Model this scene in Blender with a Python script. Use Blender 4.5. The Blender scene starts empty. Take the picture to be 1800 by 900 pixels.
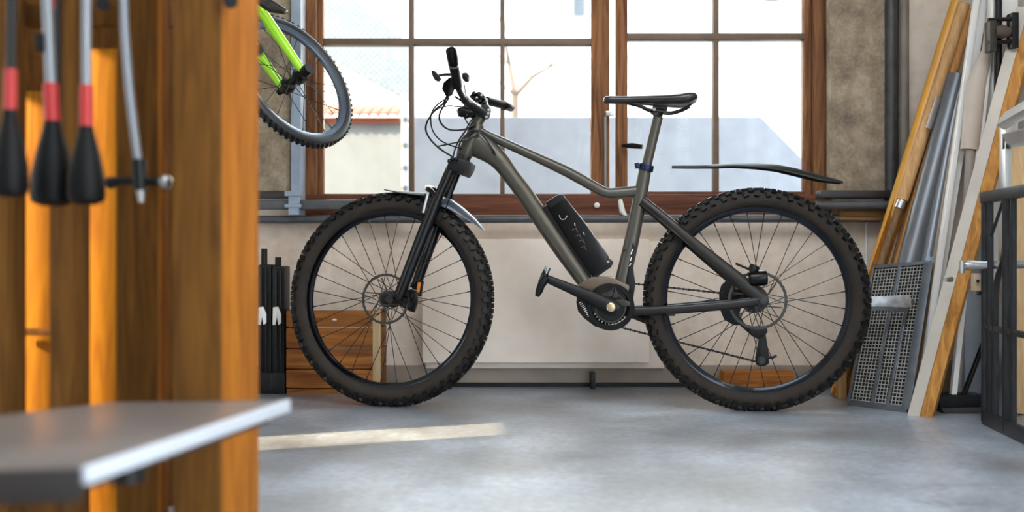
import bpy, bmesh, math, random
from mathutils import Vector, Matrix, Quaternion
random.seed(7)
PI = math.pi
S = bpy.context.scene
C = S.collection
V = Vector

# ------------------------------------------------------------------ camera, sky, sun, exposure
FPX, EYE = 1750.0, 0.518
cam_d = bpy.data.cameras.new('camera'); cam = bpy.data.objects.new('camera', cam_d); C.objects.link(cam)
cam.location = (0, 0, EYE); cam.rotation_euler = (PI / 2, 0, 0)
cam_d.sensor_width = 36; cam_d.lens = 36 * FPX / 1800; cam_d.clip_start = .02
cam_d.dof.use_dof = True; cam_d.dof.focus_distance = 3.36; cam_d.dof.aperture_fstop = 1.8
S.camera = cam

world = bpy.data.worlds.new('sky'); S.world = world; world.use_nodes = True
bg = world.node_tree.nodes['Background']
bg.inputs[0].default_value = (0.78, 0.89, 1.0, 1); bg.inputs[1].default_value = 3.0

SUN_DIR = V((.85, .30, -.43)).normalized()
sun_d = bpy.data.lights.new('sun', 'SUN'); sun_d.energy = 8.5; sun_d.angle = .012; sun_d.color = (1.0, .78, .48)
sun = bpy.data.objects.new('sun', sun_d); C.objects.link(sun)
sun.rotation_euler = SUN_DIR.to_track_quat('-Z', 'Y').to_euler(); sun.location = (-6, -4, 8)

vs = S.view_settings
vs.view_transform = 'Standard'; vs.look = 'None'; vs.gamma = 1; vs.use_curve_mapping = False; vs.exposure = 1.62

# ------------------------------------------------------------------ helpers
def W(px, py, Y):                                   # a point of the place that lies Y metres in front of the camera
    return V(((px - 900) * Y / FPX, Y, EYE + (450 - py) * Y / FPX))

def lin(h):
    h = h.lstrip('#'); r = []
    for i in (0, 2, 4):
        c = int(h[i:i + 2], 16) / 255
        r.append(c / 12.92 if c <= .04045 else ((c + .055) / 1.055) ** 2.4)
    return (*r, 1)

def newmat(name):
    m = bpy.data.materials.new(name); m.use_nodes = True
    return m, m.node_tree.nodes, m.node_tree.links, m.node_tree.nodes['Principled BSDF']

def coords(N, L, scale=(1, 1, 1), kind='Object'):
    t = N.new('ShaderNodeTexCoord'); mp = N.new('ShaderNodeMapping'); mp.inputs['Scale'].default_value = scale
    L.new(t.outputs[kind], mp.inputs[0]); return mp.outputs[0]

def mat(name, col, rough=.5, metal=0, var=0.0, vscale=8, bump=0, bscale=60, coat=0, spec=.5):
    m, N, L, B = newmat(name); c = lin(col)
    B.inputs['Base Color'].default_value = c; B.inputs['Roughness'].default_value = rough
    B.inputs['Metallic'].default_value = metal; B.inputs['Coat Weight'].default_value = coat
    B.inputs['Specular IOR Level'].default_value = spec
    if var:
        n = N.new('ShaderNodeTexNoise'); n.inputs['Scale'].default_value = vscale; n.inputs['Detail'].default_value = 6
        L.new(coords(N, L), n.inputs['Vector'])
        r = N.new('ShaderNodeValToRGB'); r.color_ramp.elements[0].position = .3; r.color_ramp.elements[1].position = .7
        r.color_ramp.elements[0].color = (*[x * (1 - var) for x in c[:3]], 1)
        r.color_ramp.elements[1].color = (*[min(1, x * (1 + var)) for x in c[:3]], 1)
        L.new(n.outputs[0], r.inputs[0]); L.new(r.outputs[0], B.inputs['Base Color'])
    if bump:
        n2 = N.new('ShaderNodeTexNoise'); n2.inputs['Scale'].default_value = bscale; n2.inputs['Detail'].default_value = 5
        L.new(coords(N, L), n2.inputs['Vector'])
        b = N.new('ShaderNodeBump'); b.inputs['Strength'].default_value = bump; b.inputs['Distance'].default_value = .01
        L.new(n2.outputs[0], b.inputs['Height']); L.new(b.outputs[0], B.inputs['Normal'])
    return m

def wood(name, c0, c1, axis='z', scale=6, rough=.55, knots=True):
    m, N, L, B = newmat(name)
    s = {'x': (scale * .08, scale, scale), 'y': (scale, scale * .08, scale), 'z': (scale, scale, scale * .08)}[axis]
    n = N.new('ShaderNodeTexNoise'); n.inputs['Scale'].default_value = 3.5; n.inputs['Detail'].default_value = 8; n.inputs['Distortion'].default_value = 1.4
    L.new(coords(N, L, s), n.inputs['Vector'])
    r = N.new('ShaderNodeValToRGB'); r.color_ramp.elements[0].position = .32; r.color_ramp.elements[1].position = .68
    r.color_ramp.elements[0].color = lin(c0); r.color_ramp.elements[1].color = lin(c1)
    L.new(n.outputs[0], r.inputs[0]); out = r.outputs[0]
    if knots:
        k = N.new('ShaderNodeTexVoronoi'); k.inputs['Scale'].default_value = 1.3
        L.new(coords(N, L, [x * .45 for x in s]), k.inputs['Vector'])
        kr = N.new('ShaderNodeValToRGB'); kr.color_ramp.elements[0].position = .04; kr.color_ramp.elements[1].position = .13
        kr.color_ramp.elements[0].color = (.35, .25, .2, 1); kr.color_ramp.elements[1].color = (1, 1, 1, 1)
        L.new(k.outputs['Distance'], kr.inputs[0])
        mx = N.new('ShaderNodeMix'); mx.data_type = 'RGBA'; mx.blend_type = 'MULTIPLY'; mx.inputs['Factor'].default_value = .7
        L.new(out, mx.inputs['A']); L.new(kr.outputs[0], mx.inputs['B']); out = mx.outputs['Result']
    L.new(out, B.inputs['Base Color']); B.inputs['Roughness'].default_value = rough + .15; B.inputs['Specular IOR Level'].default_value = .2
    b = N.new('ShaderNodeBump'); b.inputs['Strength'].default_value = .15; b.inputs['Distance'].default_value = .004
    L.new(n.outputs[0], b.inputs['Height']); L.new(b.outputs[0], B.inputs['Normal'])
    return m

def concrete(name, c0, c1, rough=.5, big=1.2, fine=40, bump=.25, c2=None):
    m, N, L, B = newmat(name); co = coords(N, L)
    n = N.new('ShaderNodeTexNoise'); n.inputs['Scale'].default_value = big; n.inputs['Detail'].default_value = 10; n.inputs['Roughness'].default_value = .62
    f = N.new('ShaderNodeTexNoise'); f.inputs['Scale'].default_value = fine; f.inputs['Detail'].default_value = 8
    L.new(co, n.inputs['Vector']); L.new(co, f.inputs['Vector'])
    a = N.new('ShaderNodeMath'); a.operation = 'MULTIPLY_ADD'; a.inputs[1].default_value = .35; a.inputs[2].default_value = -.17
    L.new(f.outputs[0], a.inputs[0])
    ad = N.new('ShaderNodeMath'); ad.operation = 'ADD'; L.new(n.outputs[0], ad.inputs[0]); L.new(a.outputs[0], ad.inputs[1])
    r = N.new('ShaderNodeValToRGB'); r.color_ramp.elements[0].position = .32; r.color_ramp.elements[1].position = .68
    r.color_ramp.elements[0].color = lin(c0); r.color_ramp.elements[1].color = lin(c1)
    if c2:
        e = r.color_ramp.elements.new(.5); e.color = lin(c2)
    L.new(ad.outputs[0], r.inputs[0]); L.new(r.outputs[0], B.inputs['Base Color'])
    B.inputs['Roughness'].default_value = rough
    b = N.new('ShaderNodeBump'); b.inputs['Strength'].default_value = bump; b.inputs['Distance'].default_value = .01
    L.new(ad.outputs[0], b.inputs['Height']); L.new(b.outputs[0], B.inputs['Normal'])
    return m

def glass(name):
    m, N, L, B = newmat(name); N.remove(B)
    o = N['Material Output']; t = N.new('ShaderNodeBsdfTransparent'); g = N.new('ShaderNodeBsdfGlossy'); g.inputs['Roughness'].default_value = .02
    t.inputs[0].default_value = (.97, .985, .98, 1)
    fr = N.new('ShaderNodeFresnel'); fr.inputs[0].default_value = 1.2
    x = N.new('ShaderNodeMixShader'); L.new(fr.outputs[0], x.inputs[0]); L.new(t.outputs[0], x.inputs[1]); L.new(g.outputs[0], x.inputs[2]); L.new(x.outputs[0], o.inputs[0])
    return m

class MB:
    def __init__(s): s.v = []; s.f = []
    def add(s, vs, fs):
        o = len(s.v); s.v += [tuple(x) for x in vs]; s.f += [tuple(i + o for i in f) for f in fs]; return s
    def box(s, c, d, R=None):
        c = V(c); h = V(d) / 2
        p = [V((sx * h.x, sy * h.y, sz * h.z)) for sz in (-1, 1) for sx, sy in ((-1, -1), (1, -1), (1, 1), (-1, 1))]
        if R is not None: p = [R @ q for q in p]
        return s.add([c + q for q in p], [(3, 2, 1, 0), (4, 5, 6, 7), (0, 1, 5, 4), (1, 2, 6, 5), (2, 3, 7, 6), (3, 0, 4, 7)])
    def bx(s, x0, x1, y0, y1, z0, z1): return s.box(((x0 + x1) / 2, (y0 + y1) / 2, (z0 + z1) / 2), (x1 - x0, y1 - y0, z1 - z0))
    def bar(s, a, b, w, d, ref=(0, 1, 0)):           # w across, d along ref
        a, b = V(a), V(b); t = (b - a).normalized(); r = V(ref); r = (r - t * r.dot(t)).normalized(); u = t.cross(r)
        p = [q + u * (i * w / 2) + r * (j * d / 2) for q in (a, b) for i, j in ((-1, -1), (1, -1), (1, 1), (-1, 1))]
        return s.add(p, [(3, 2, 1, 0), (4, 5, 6, 7), (0, 1, 5, 4), (1, 2, 6, 5), (2, 3, 7, 6), (3, 0, 4, 7)])
    def tube(s, pts, ra, rb=None, n=10, ref=None, cap=True, closed=False):
        pts = [V(p) for p in pts]; m = len(pts)
        ra = [ra] * m if not isinstance(ra, (list, tuple)) else ra
        rb = ra if rb is None else ([rb] * m if not isinstance(rb, (list, tuple)) else rb)
        vs = []; last = None
        for i, p in enumerate(pts):
            if closed: t = pts[(i + 1) % m] - pts[i - 1]
            else: t = pts[min(i + 1, m - 1)] - pts[max(i - 1, 0)]
            t.normalize()
            r = V(ref) if ref is not None else (last if last is not None else (V((0, 0, 1)) if abs(t.z) < .9 else V((1, 0, 0))))
            r = r - t * r.dot(t); r.normalize(); last = r; u = t.cross(r)
            vs += [p + r * (ra[i] * math.cos(2 * PI * k / n)) + u * (rb[i] * math.sin(2 * PI * k / n)) for k in range(n)]
        fs = []
        for i in range(m if closed else m - 1):
            j = (i + 1) % m
            fs += [(i * n + k, i * n + (k + 1) % n, j * n + (k + 1) % n, j * n + k) for k in range(n)]
        if cap and not closed: fs += [tuple(range(n - 1, -1, -1)), tuple((m - 1) * n + k for k in range(n))]
        return s.add(vs, fs)
    def lathe(s, prof, o=(0, 0, 0), d=(0, 0, 1), n=24, cap=True):   # prof: (radius, height along d)
        o = V(o); d = V(d).normalized(); r = V((1, 0, 0)) if abs(d.x) < .9 else V((0, 0, 1)); r = (r - d * r.dot(d)).normalized(); u = d.cross(r)
        vs = [o + d * h + (r * math.cos(2 * PI * k / n) + u * math.sin(2 * PI * k / n)) * q for q, h in prof for k in range(n)]
        m = len(prof); fs = [(i * n + k, i * n + (k + 1) % n, (i + 1) * n + (k + 1) % n, (i + 1) * n + k) for i in range(m - 1) for k in range(n)]
        if cap: fs += [tuple(range(n - 1, -1, -1)), tuple((m - 1) * n + k for k in range(n))]
        return s.add(vs, fs)
    def ring(s, prof, o=(0, 0, 0), d=(0, 1, 0), n=72):   # closed profile (radius, axial) swept round d
        o = V(o); d = V(d).normalized(); r = V((1, 0, 0)) if abs(d.x) < .9 else V((0, 0, 1)); r = (r - d * r.dot(d)).normalized(); u = d.cross(r); m = len(prof)
        vs = [o + d * h + (r * math.cos(2 * PI * k / n) + u * math.sin(2 * PI * k / n)) * q for k in range(n) for q, h in prof]
        fs = [(k * m + i, k * m + (i + 1) % m, ((k + 1) % n) * m + (i + 1) % m, ((k + 1) % n) * m + i) for k in range(n) for i in range(m)]
        return s.add(vs, fs)
    def prism(s, poly, off):
        n = len(poly); a = [V(p) for p in poly]; off = V(off); b = [p + off for p in a]
        return s.add(a + b, [tuple(range(n - 1, -1, -1)), tuple(range(n, 2 * n))] + [(i, (i + 1) % n, n + (i + 1) % n, n + i) for i in range(n)])
    def ball(s, c, r, n=12, m=8):
        r = V((r, r, r)) if not isinstance(r, (tuple, list, Vector)) else V(r); c = V(c)
        vs = [c + V((r.x * math.sin(PI * j / m) * math.cos(2 * PI * k / n), r.y * math.sin(PI * j / m) * math.sin(2 * PI * k / n), r.z * math.cos(PI * j / m))) for j in range(1, m) for k in range(n)]
        fs = [(j * n + k, (j + 1) * n + k, (j + 1) * n + (k + 1) % n, j * n + (k + 1) % n) for j in range(m - 2) for k in range(n)]
        t = len(vs); vs += [c + V((0, 0, r.z)), c - V((0, 0, r.z))]
        fs += [(t, k, (k + 1) % n) for k in range(n)] + [(t + 1, (m - 2) * n + (k + 1) % n, (m - 2) * n + k) for k in range(n)]
        return s.add(vs, fs)
    def shift(s, d): d = V(d); s.v = [tuple(V(p) - d) for p in s.v]; return s
    def mesh(s, name, m, bevel=0, ang=40):
        me = bpy.data.meshes.new(name); me.from_pydata(s.v, [], s.f); me.materials.append(m)
        bm = bmesh.new(); bm.from_mesh(me); bmesh.ops.recalc_face_normals(bm, faces=bm.faces)
        if bevel:
            bmesh.ops.bevel(bm, geom=[e for e in bm.edges if len(e.link_faces) == 2 and e.calc_face_angle(0) > .6], offset=bevel, segments=2, affect='EDGES', profile=.6, clamp_overlap=True)
        bm.to_mesh(me); bm.free(); me.shade_smooth(); me.set_sharp_from_angle(angle=math.radians(ang)); return me
    def build(s, name, m, parent=None, bevel=0, ang=40, **k):
        o = bpy.data.objects.new(name, s.mesh(name, m, bevel, ang)); C.objects.link(o); o.parent = parent
        for a, b in k.items(): o[a] = b
        return o

def cr(pts, n=6):                                    # smooth path through points
    pts = [V(p) for p in pts]; out = []
    for i in range(len(pts) - 1):
        p0 = pts[max(i - 1, 0)]; p1 = pts[i]; p2 = pts[i + 1]; p3 = pts[min(i + 2, len(pts) - 1)]
        for k in range(n):
            t = k / n
            out.append(.5 * ((2 * p1) + (p2 - p0) * t + (2 * p0 - 5 * p1 + 4 * p2 - p3) * t * t + (3 * p1 - p0 - 3 * p2 + p3) * t ** 3))
    out.append(pts[-1]); return out

def empty(name, loc=(0, 0, 0), rot=None, parent=None, **k):
    o = bpy.data.objects.new(name, None); C.objects.link(o); o.location = loc; o.empty_display_size = .05
    if rot is not None: o.rotation_euler = rot
    o.parent = parent
    for a, b in k.items(): o[a] = b
    return o
def thing(name, label, category, loc=(0, 0, 0), rot=None, group=None):
    o = empty(name, loc, rot, label=label, category=category)
    if group: o['group'] = group
    return o
def tag(o, label, category, group=None):
    o['label'] = label; o['category'] = category
    if group: o['group'] = group
    return o
def struct(mb, name, m, label, parent=None, bevel=0, category=None):
    o = mb.build(name, m, parent, bevel)
    if parent is None: o['kind'] = 'structure'; o['label'] = label; o['category'] = category or name.split('_')[0]
    return o

# ------------------------------------------------------------------ materials
M = {}
M['floor'] = concrete('floor_concrete', '#4a4747', '#a9b3c0', .42, 1.7, 45, .18, '#787e87')
B = M['floor'].node_tree.nodes['Principled BSDF']; B.inputs['Specular IOR Level'].default_value = .8; B.inputs['Coat Weight'].default_value = 1.0; B.inputs['Coat Roughness'].default_value = .42; B.inputs['Coat IOR'].default_value = 1.75
M['plaster'] = concrete('white_plaster', '#c8b6a5', '#eadbcc', .85, 1.3, 30, .08, '#decdbd')
M['rplaster'] = concrete('pale_plaster', '#c9c3ba', '#e4e0da', .8, 1.0, 30, .06)
M['ceil'] = mat('ceiling_board', '#cfc9c0', .9, var=.05)
M['rough'] = concrete('rough_brown_render', '#73655a', '#b0a08c', .9, 9, 70, .8, '#94846f')
M['frame_wood'] = wood('window_oak', '#5e3b26', '#9a6a45', 'z', 10, .5, False)
M['frame_woodh'] = wood('window_oak_rail', '#4c2c20', '#7a4a34', 'x', 10, .45, False)
M['muntin'] = mat('muntin_paint', '#6a5442', .5, var=.2)
M['glass'] = glass('window_glass')
M['pine'] = wood('pine_lumber', '#824a10', '#aa681a', 'z', 12, .6)
M['pine_warm'] = wood('warm_pine_board', '#8a5203', '#aa7008', 'z', 12, .6)
M['pine_dark'] = wood('dark_brown_board', '#4b2d0b', '#6b4516', 'z', 12, .7)  # also carries the shade of the post's front face
M['black'] = mat('black_plastic', '#0a0a0b', .42, bump=.05, spec=.3)
M['black_gloss'] = mat('black_gloss', '#060607', .25, spec=.25)
M['rubber'] = mat('tyre_rubber', '#2b2520', .72, spec=.25, var=.22, vscale=14, bump=.12, bscale=160)
M['knob'] = mat('tread_rubber', '#0f0e0d', .55, spec=.3, var=.3, vscale=60)
M['rim'] = mat('rim_alloy', '#141a22', .2, .9, coat=.3)
M['steel'] = mat('steel', '#a9a9a8', .3, 1)
M['spoke'] = mat('spoke_steel', '#1e1c1b', .45, .3)
M['rotor'] = mat('rotor_steel', '#3b3835', .4, .6, var=.3, vscale=60)
M['paint'] = mat('matt_grey_paint', '#4e4b44', .34, .4, var=.05, vscale=5)
M['paint_shaded'] = mat('matt_grey_paint_shaded', '#211e1d', .4, .35, var=.06, vscale=5)  # same frame paint, with the shade at the rear put into its colour
M['fork'] = mat('fork_black', '#141416', .26, .3)
M['saddle'] = mat('saddle_vinyl', '#241f20', .33, coat=.2)
M['blue'] = mat('blue_anodised', '#1c2648', .35, .6)
M['fender'] = mat('fender_plastic', '#131417', .42, spec=.35)
M['fender_f'] = mat('fender_blue_grey', '#3a4350', .35, coat=.25)
M['orange'] = mat('orange_reflector', '#e08a2c', .25)
M['red'] = mat('red_sleeve', '#9c1212', .45)
M['green'] = mat('lime_paint', '#a6ea22', .3, coat=.5)
M['silver'] = mat('alu', '#c9ccd0', .32, .9)
M['brush_black'] = mat('brush_black', '#060607', .5, spec=.15)
M['pole'] = mat('dull_alu', '#7d8085', .4, .8)
M['white'] = mat('white_paint', '#e4e2de', .5)
M['greypipe'] = mat('grey_pipe_paint', '#4c4d50', .4, var=.25, vscale=18)
M['bluegrey'] = mat('blue_grey_paint', '#8f9cae', .4, var=.12, vscale=16)
M['darkrail'] = mat('dark_rail_paint', '#2c2829', .45, var=.2)

# ------------------------------------------------------------------ room shell
YB = 3.95                                            # face of the window wall
XR, XL, YF, ZC = 1.80, -2.40, -3.2, 3.1
WX0, WX1, WZ0, WZ1 = -.845, 1.285, .672, 2.35        # window opening
struct(MB().bx(XL - .3, XR + .3, YF, YB + .3, -.12, 0), 'floor', M['floor'], 'worn pale grey concrete floor')
wb = MB(); T = YB + .27
wb.bx(XL - 8, WX0, YB, T, 0, ZC + .35); wb.bx(WX1, XR + .3, YB, T, 0, ZC); wb.bx(WX0, WX1, YB, T, 0, WZ0); wb.bx(WX0, WX1, YB, T, WZ1, ZC)  # long far-left stretch is unseen, added to keep sun off the grey wall
struct(wb, 'wall_back', M['plaster'], 'off-white plaster wall under and around the big window')
DY0, DY1, DZ = -2.9, .35, 2.6                      # unseen doorway beside the viewer, added to let daylight in
wr = MB().bx(XR, XR + .25, YF, DY0, 0, ZC).bx(XR, XR + .25, DY1, YB, 0, ZC).bx(XR, XR + .25, DY0, DY1, DZ, ZC)
struct(wr, 'wall_right', M['rplaster'], 'pale plaster wall behind the leaning lumber at right')
# left wall, with narrow openings added to aim sun at boards and floor
SL = [(1.42, 1.487, .25, 1.745), (1.50, 1.60, .25, 1.575), (2.03, 2.26, .80, 1.22)]; TW = .05
wl = MB(); ys = [YF] + [q for o in SL for q in o[:2]] + [YB]
for i in range(0, len(ys), 2): wl.bx(XL - TW, XL, ys[i], ys[i + 1], 0, ZC)
for y0, y1, z0, z1 in SL: wl.bx(XL - TW, XL, y0, y1, 0, z0); wl.bx(XL - TW, XL, y0, y1, z1, ZC)
struct(wl, 'wall_left', M['rplaster'], 'pale wall at far left with narrow openings added for the sun')
struct(MB().bx(XL - .2, XR + .25, YF - .2, YF, 0, ZC), 'wall_front', M['rplaster'], 'pale plain wall behind the viewer')
ce = MB(); SK = (-1.0, 1.2, -1.0, 1.8)                # unseen roof opening, added to let daylight down into the room
ce.bx(XL - .3, SK[0], YF, T, ZC, ZC + .35); ce.bx(SK[1], XR + .3, YF, T, ZC, ZC + .35); ce.bx(SK[0], SK[1], YF, SK[2], ZC, ZC + .35); ce.bx(SK[0], SK[1], SK[3], T, ZC, ZC + .35)
struct(ce, 'ceiling', M['ceil'], 'pale ceiling with a large roof opening added for daylight')

# ------------------------------------------------------------------ window casements
def wbox(mb, x0, x1, y0, y1, Y, d):                  # box whose front face covers a rectangle at distance Y
    a, b = W(x0, y1, Y), W(x1, y0, Y); return mb.bx(a.x, b.x, Y, Y + d, a.z, b.z)
YW = 4.02
win = empty('window_1', (0, 0, 0), kind='structure', label='wide wooden window with two gridded casements above the radiator', category='window')
fr = MB(); a = W(535, 342, YW); 
fr.bx(WX0, W(558, 0, YW).x, YW - .03, YW + .12, WZ0, WZ1); fr.build('side_jamb', M['frame_wood'], win, .004)
fr = MB().bx(W(1428, 0, YW).x, W(1451, 0, YW).x, YW - .03, YW + .12, WZ0, WZ1); fr.build('side_jamb', M['frame_wood'], win, .004)
fr = MB().bx(WX0, W(1452, 0, YW).x, YW - .04, YW + .12, WZ0, W(0, 343, YW).z); fr.build('bottom_rail', M['frame_woodh'], win, .004)
fr = MB().bx(WX0, WX1, YW - .03, YW + .12, WZ1 - .06, WZ1); fr.build('top_rail', M['frame_woodh'], win, .004)
MB().bx(W(1452, 0, YW).x, WX1, YW + .05, YW + .1, WZ0, WZ1).build('white_gap_strip', M['white'], win)  # white strip filling the gap right of the frame
def casement(x0, x1, s0, s1, xs, hz, zb, rot, piv, stile_mat):
    c = empty('casement', parent=win); c.location = (W(piv, 0, YW).x, YW + .02, 0); c.rotation_euler = (0, 0, rot)
    o = V((W(piv, 0, YW).x, YW + .02, 0))
    X = lambda p: W(p, 0, YW).x
    def put(name, m, *b):
        mb = MB().bx(*b); mb.shift(o); return mb.build(name, m, c, .003)
    y0, y1 = YW + .015, YW + .065
    zt = WZ1 - .06; z_b = W(0, zb, YW).z
    put('stile', stile_mat, X(x0), X(s0), y0, y1, W(0, 343, YW).z, zt)
    put('stile', stile_mat, X(s1), X(x1), y0, y1, W(0, 343, YW).z, zt)
    put('rail', M['frame_woodh'], X(s0), X(s1), y0, y1, W(0, 343, YW).z - .005, z_b)
    put('rail', M['frame_woodh'], X(s0), X(s1), y0, y1, zt - .06, zt)
    for p, w in xs: put('glazing_bar', M['muntin'], X(p - w / 2), X(p + w / 2), y0 + .004, y1, z_b, zt - .06)
    rows = [z_b]
    for yy in hz:
        z = W(0, yy, YW).z; put('glazing_bar', M['muntin'], X(s0), X(s1), y0 + .002, y1 + .002, z - .013, z + .013); rows += [z]
    rows.append(zt - .06)
    cols = [s0] + [p for p, w in xs] + [s1]
    for i in range(len(cols) - 1):
        for j in range(len(rows) - 1):
            put('pane', M['glass'], X(cols[i]), X(cols[i + 1]), y0 + .024, y0 + .028, rows[j], rows[j + 1])
casement(558, 1072, 566, 1040, [(722, 9), (883, 8)], [71, -245], 340, 0, 558, M['frame_wood'])
casement(1084, 1428, 1104, 1416, [(1261, 10)], [62, -250], 336, 0, 1428, M['frame_wood'])
# espagnolette rod, latch and knob
MB().tube([W(1064, 345, 4.0), W(1064, 205, 4.0)], .006, n=8).build('lock_rod', M['steel'], win)
MB().box(W(1072, 200, 4.0), (.035, .02, .02)).build('lock_plate', M['steel'], win, .002)
MB().tube([W(1094, 256, 4.01), W(1112, 256, 3.98), W(1130, 258, 3.96)], [.006, .012, .009], n=10).build('latch_knob', M['black'], win)
MB().lathe([(.011, 0), (.011, .012), (.006, .016)], W(1049, 361, 3.98), (0, -1, 0), 16).build('round_knob', M['white'], win)

# ------------------------------------------------------------------ piers, ledges and pipes around the window
def pier(x0, x1, y0, y1, Y, d, m, name, label, cat):
    a, b = W(x0, y1, Y), W(x1, y0, Y)
    me = MB().bx(a.x, b.x, Y, Y + d, a.z, b.z); o = me.build(name, m, None, .006); o['kind'] = 'structure'; o['label'] = label; o['category'] = cat
    return o
pier(1459, 1556, -420, 336, 3.90, .05, M['rough'], 'trim_1', 'rough brown rendered pier right of the window', 'pier')
pier(330, 511, -420, 336, 3.90, .05, M['rough'], 'trim_2', 'rough brown rendered pier left of the window', 'pier')
def pipe(pts, r, m, name, label, cat='pipe', n=14):
    return tag(MB().tube(pts, r, n=n).build(name, m), label, cat)
tag(MB().bx(W(511, 0, 3.86).x, W(529, 0, 3.86).x, 3.86, 3.95, W(0, 378, 3.86).z, 3.05).build('metal_post', M['bluegrey'], None, .006), 'blue-grey metal post beside the left edge of the window', 'post')
tag(MB().bx(W(440, 0, 3.84).x, W(526, 0, 3.84).x, 3.83, 3.86, W(0, 349, 3.84).z, W(0, 338, 3.84).z).build('wall_rail', M['darkrail'], None, .004), 'upper short dark rail crossing the blue-grey post', 'rail')
tag(MB().bx(W(440, 0, 3.84).x, W(700, 0, 3.84).x, 3.84, 3.88, W(0, 368, 3.84).z, W(0, 351, 3.84).z).build('wall_rail', M['greypipe'], None, .006), 'lower dark grey rail under the left of the window', 'rail')
clip = thing('pipe_clip', 'light blue-grey clamp gripping rails at the metal post', 'clamp', W(515, 370, 3.82))
c0 = V(clip.location)
for i, (y0, y1) in enumerate(((336, 345), (359, 365))):
    MB().bx(W(501, 0, 3.82).x, W(530, 0, 3.82).x, 3.808, 3.828, W(0, y1, 3.82).z, W(0, y0, 3.82).z).shift(c0).build('strap', M['bluegrey'], clip, .003)
MB().bx(W(507, 0, 3.82).x, W(526, 0, 3.82).x, 3.815, 3.838, W(0, 378, 3.82).z, W(0, 340, 3.82).z).shift(c0).build('plate', M['bluegrey'], clip, .003)
pipe([W(380, 386, 3.88), W(1545, 384, 3.88)], .0155, M['greypipe'], 'heating_pipe', 'long dark grey pipe running along the wall under the window')
tag(MB().bx(W(1440, 0, 3.85).x, W(1562, 0, 3.85).x, 3.83, 3.9, W(0, 348, 3.85).z, W(0, 335, 3.85).z).build('ledge_strip', M['darkrail'], None, .004), 'black ledge strip at the foot of the right pier', 'ledge')
pipe([W(1432, 361, 3.84), W(1566, 361, 3.84)], .017, M['greypipe'], 'short_pipe', 'short grey pipe in front of the right pier foot')
tag(MB().bx(W(1474, 0, 3.87).x, W(1552, 0, 3.87).x, 3.86, 3.95, W(0, 388, 3.87).z, W(0, 366, 3.87).z).build('wooden_block', wood('block_wood', '#54391f', '#8d6a44', 'x', 14), None, .006), 'old brown wooden block below the short pipe', 'block')
pipe([W(1566, 385, 3.9), W(1566, -420, 3.9)], .024, mat('dark_pipe', '#3b3b3d', .4, var=.35, vscale=25), 'riser_pipe', 'dark scuffed vertical riser pipe right of the pier')
pipe([W(1588, 620, 3.92), W(1588, -420, 3.92)], .021, mat('grey_brown_pipe', '#7e756c', .5, var=.15), 'riser_pipe', 'grey-brown vertical pipe beside the yellow poles')
pipe([W(1523, 388, 3.945), W(1523, 672, 3.945)], .004, M['white'], 'wall_cable', 'thin pale cable running down the white wall', 'cable', 8)
# flat white radiator
rad = thing('panel_radiator', 'flat white panel radiator under the window behind the bicycle', 'radiator', W(1000, 640, 3.88))
r0 = V(rad.location); mw = concrete('radiator_enamel', '#dfcfc0', '#eddfd2', .5, 1.1, 20, .02)
MB().bx(W(742, 0, 3.86).x, W(1142, 0, 3.86).x, 3.86, 3.905, W(0, 638, 3.86).z, W(0, 420, 3.86).z).shift(r0).build('front_panel', mw, rad, .006)
MB().bx(W(748, 0, 3.9).x, W(1168, 0, 3.9).x, 3.905, 3.94, W(0, 648, 3.9).z, W(0, 424, 3.9).z).shift(r0).build('rear_panel', mw, rad, .004)
for p in (1042, 790):
    MB().bx(W(p - 4, 0, 3.88).x, W(p + 4, 0, 3.88).x, 3.86, 3.93, .0, W(0, 655, 3.88).z).shift(r0).build('foot', M['black'], rad, .002)
tag(MB().tube([W(1090, 352, 3.9), W(1094, 372, 3.88), W(1100, 380, 3.88)], [.009, .012, .008], n=10).build('radiator_valve', M['white']), 'white radiator valve behind the bicycle seat tube', 'valve')
bb = MB().bx(XL, XR, YB - .02, YB, .018, .085); o = bb.build('baseboard_back', mat('baseboard_paint', '#8e8074', .6, var=.15), None, .003); o['kind'] = 'structure'; o['label'] = 'grey-beige baseboard under the radiator'; o['category'] = 'baseboard'
bb = MB().bx(XL, XR, YB - .012, YB, 0, .018); o = bb.build('trim_3', M['black'], None); o['kind'] = 'structure'; o['label'] = 'dark joint line where wall meets floor'; o['category'] = 'trim'

# ------------------------------------------------------------------ the mountain bike (built in its own frame: x rearwards, y away, z up)
BROOT = V((.819, 3.34, 0)); BA = math.atan2(-.12, 1.242)
bike = thing('mountain_bike', 'matte grey electric mountain bike with knobbly tyres standing before the window', 'bicycle', BROOT, (0, 0, BA))
_x = V((math.cos(BA), math.sin(BA), 0)); _y = V((-math.sin(BA), math.cos(BA), 0))
def P(px, py, ly=0.0):
    d = V(((px - 900) / FPX, 1, (450 - py) / FPX)); t = (ly + BROOT.dot(_y)) / d.dot(_y)
    w = d * t + V((0, 0, EYE)) - BROOT
    return V((w.dot(_x), w.dot(_y), w.z))
K = 3.4 / FPX                                        # metres per photo pixel at the bike

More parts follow.
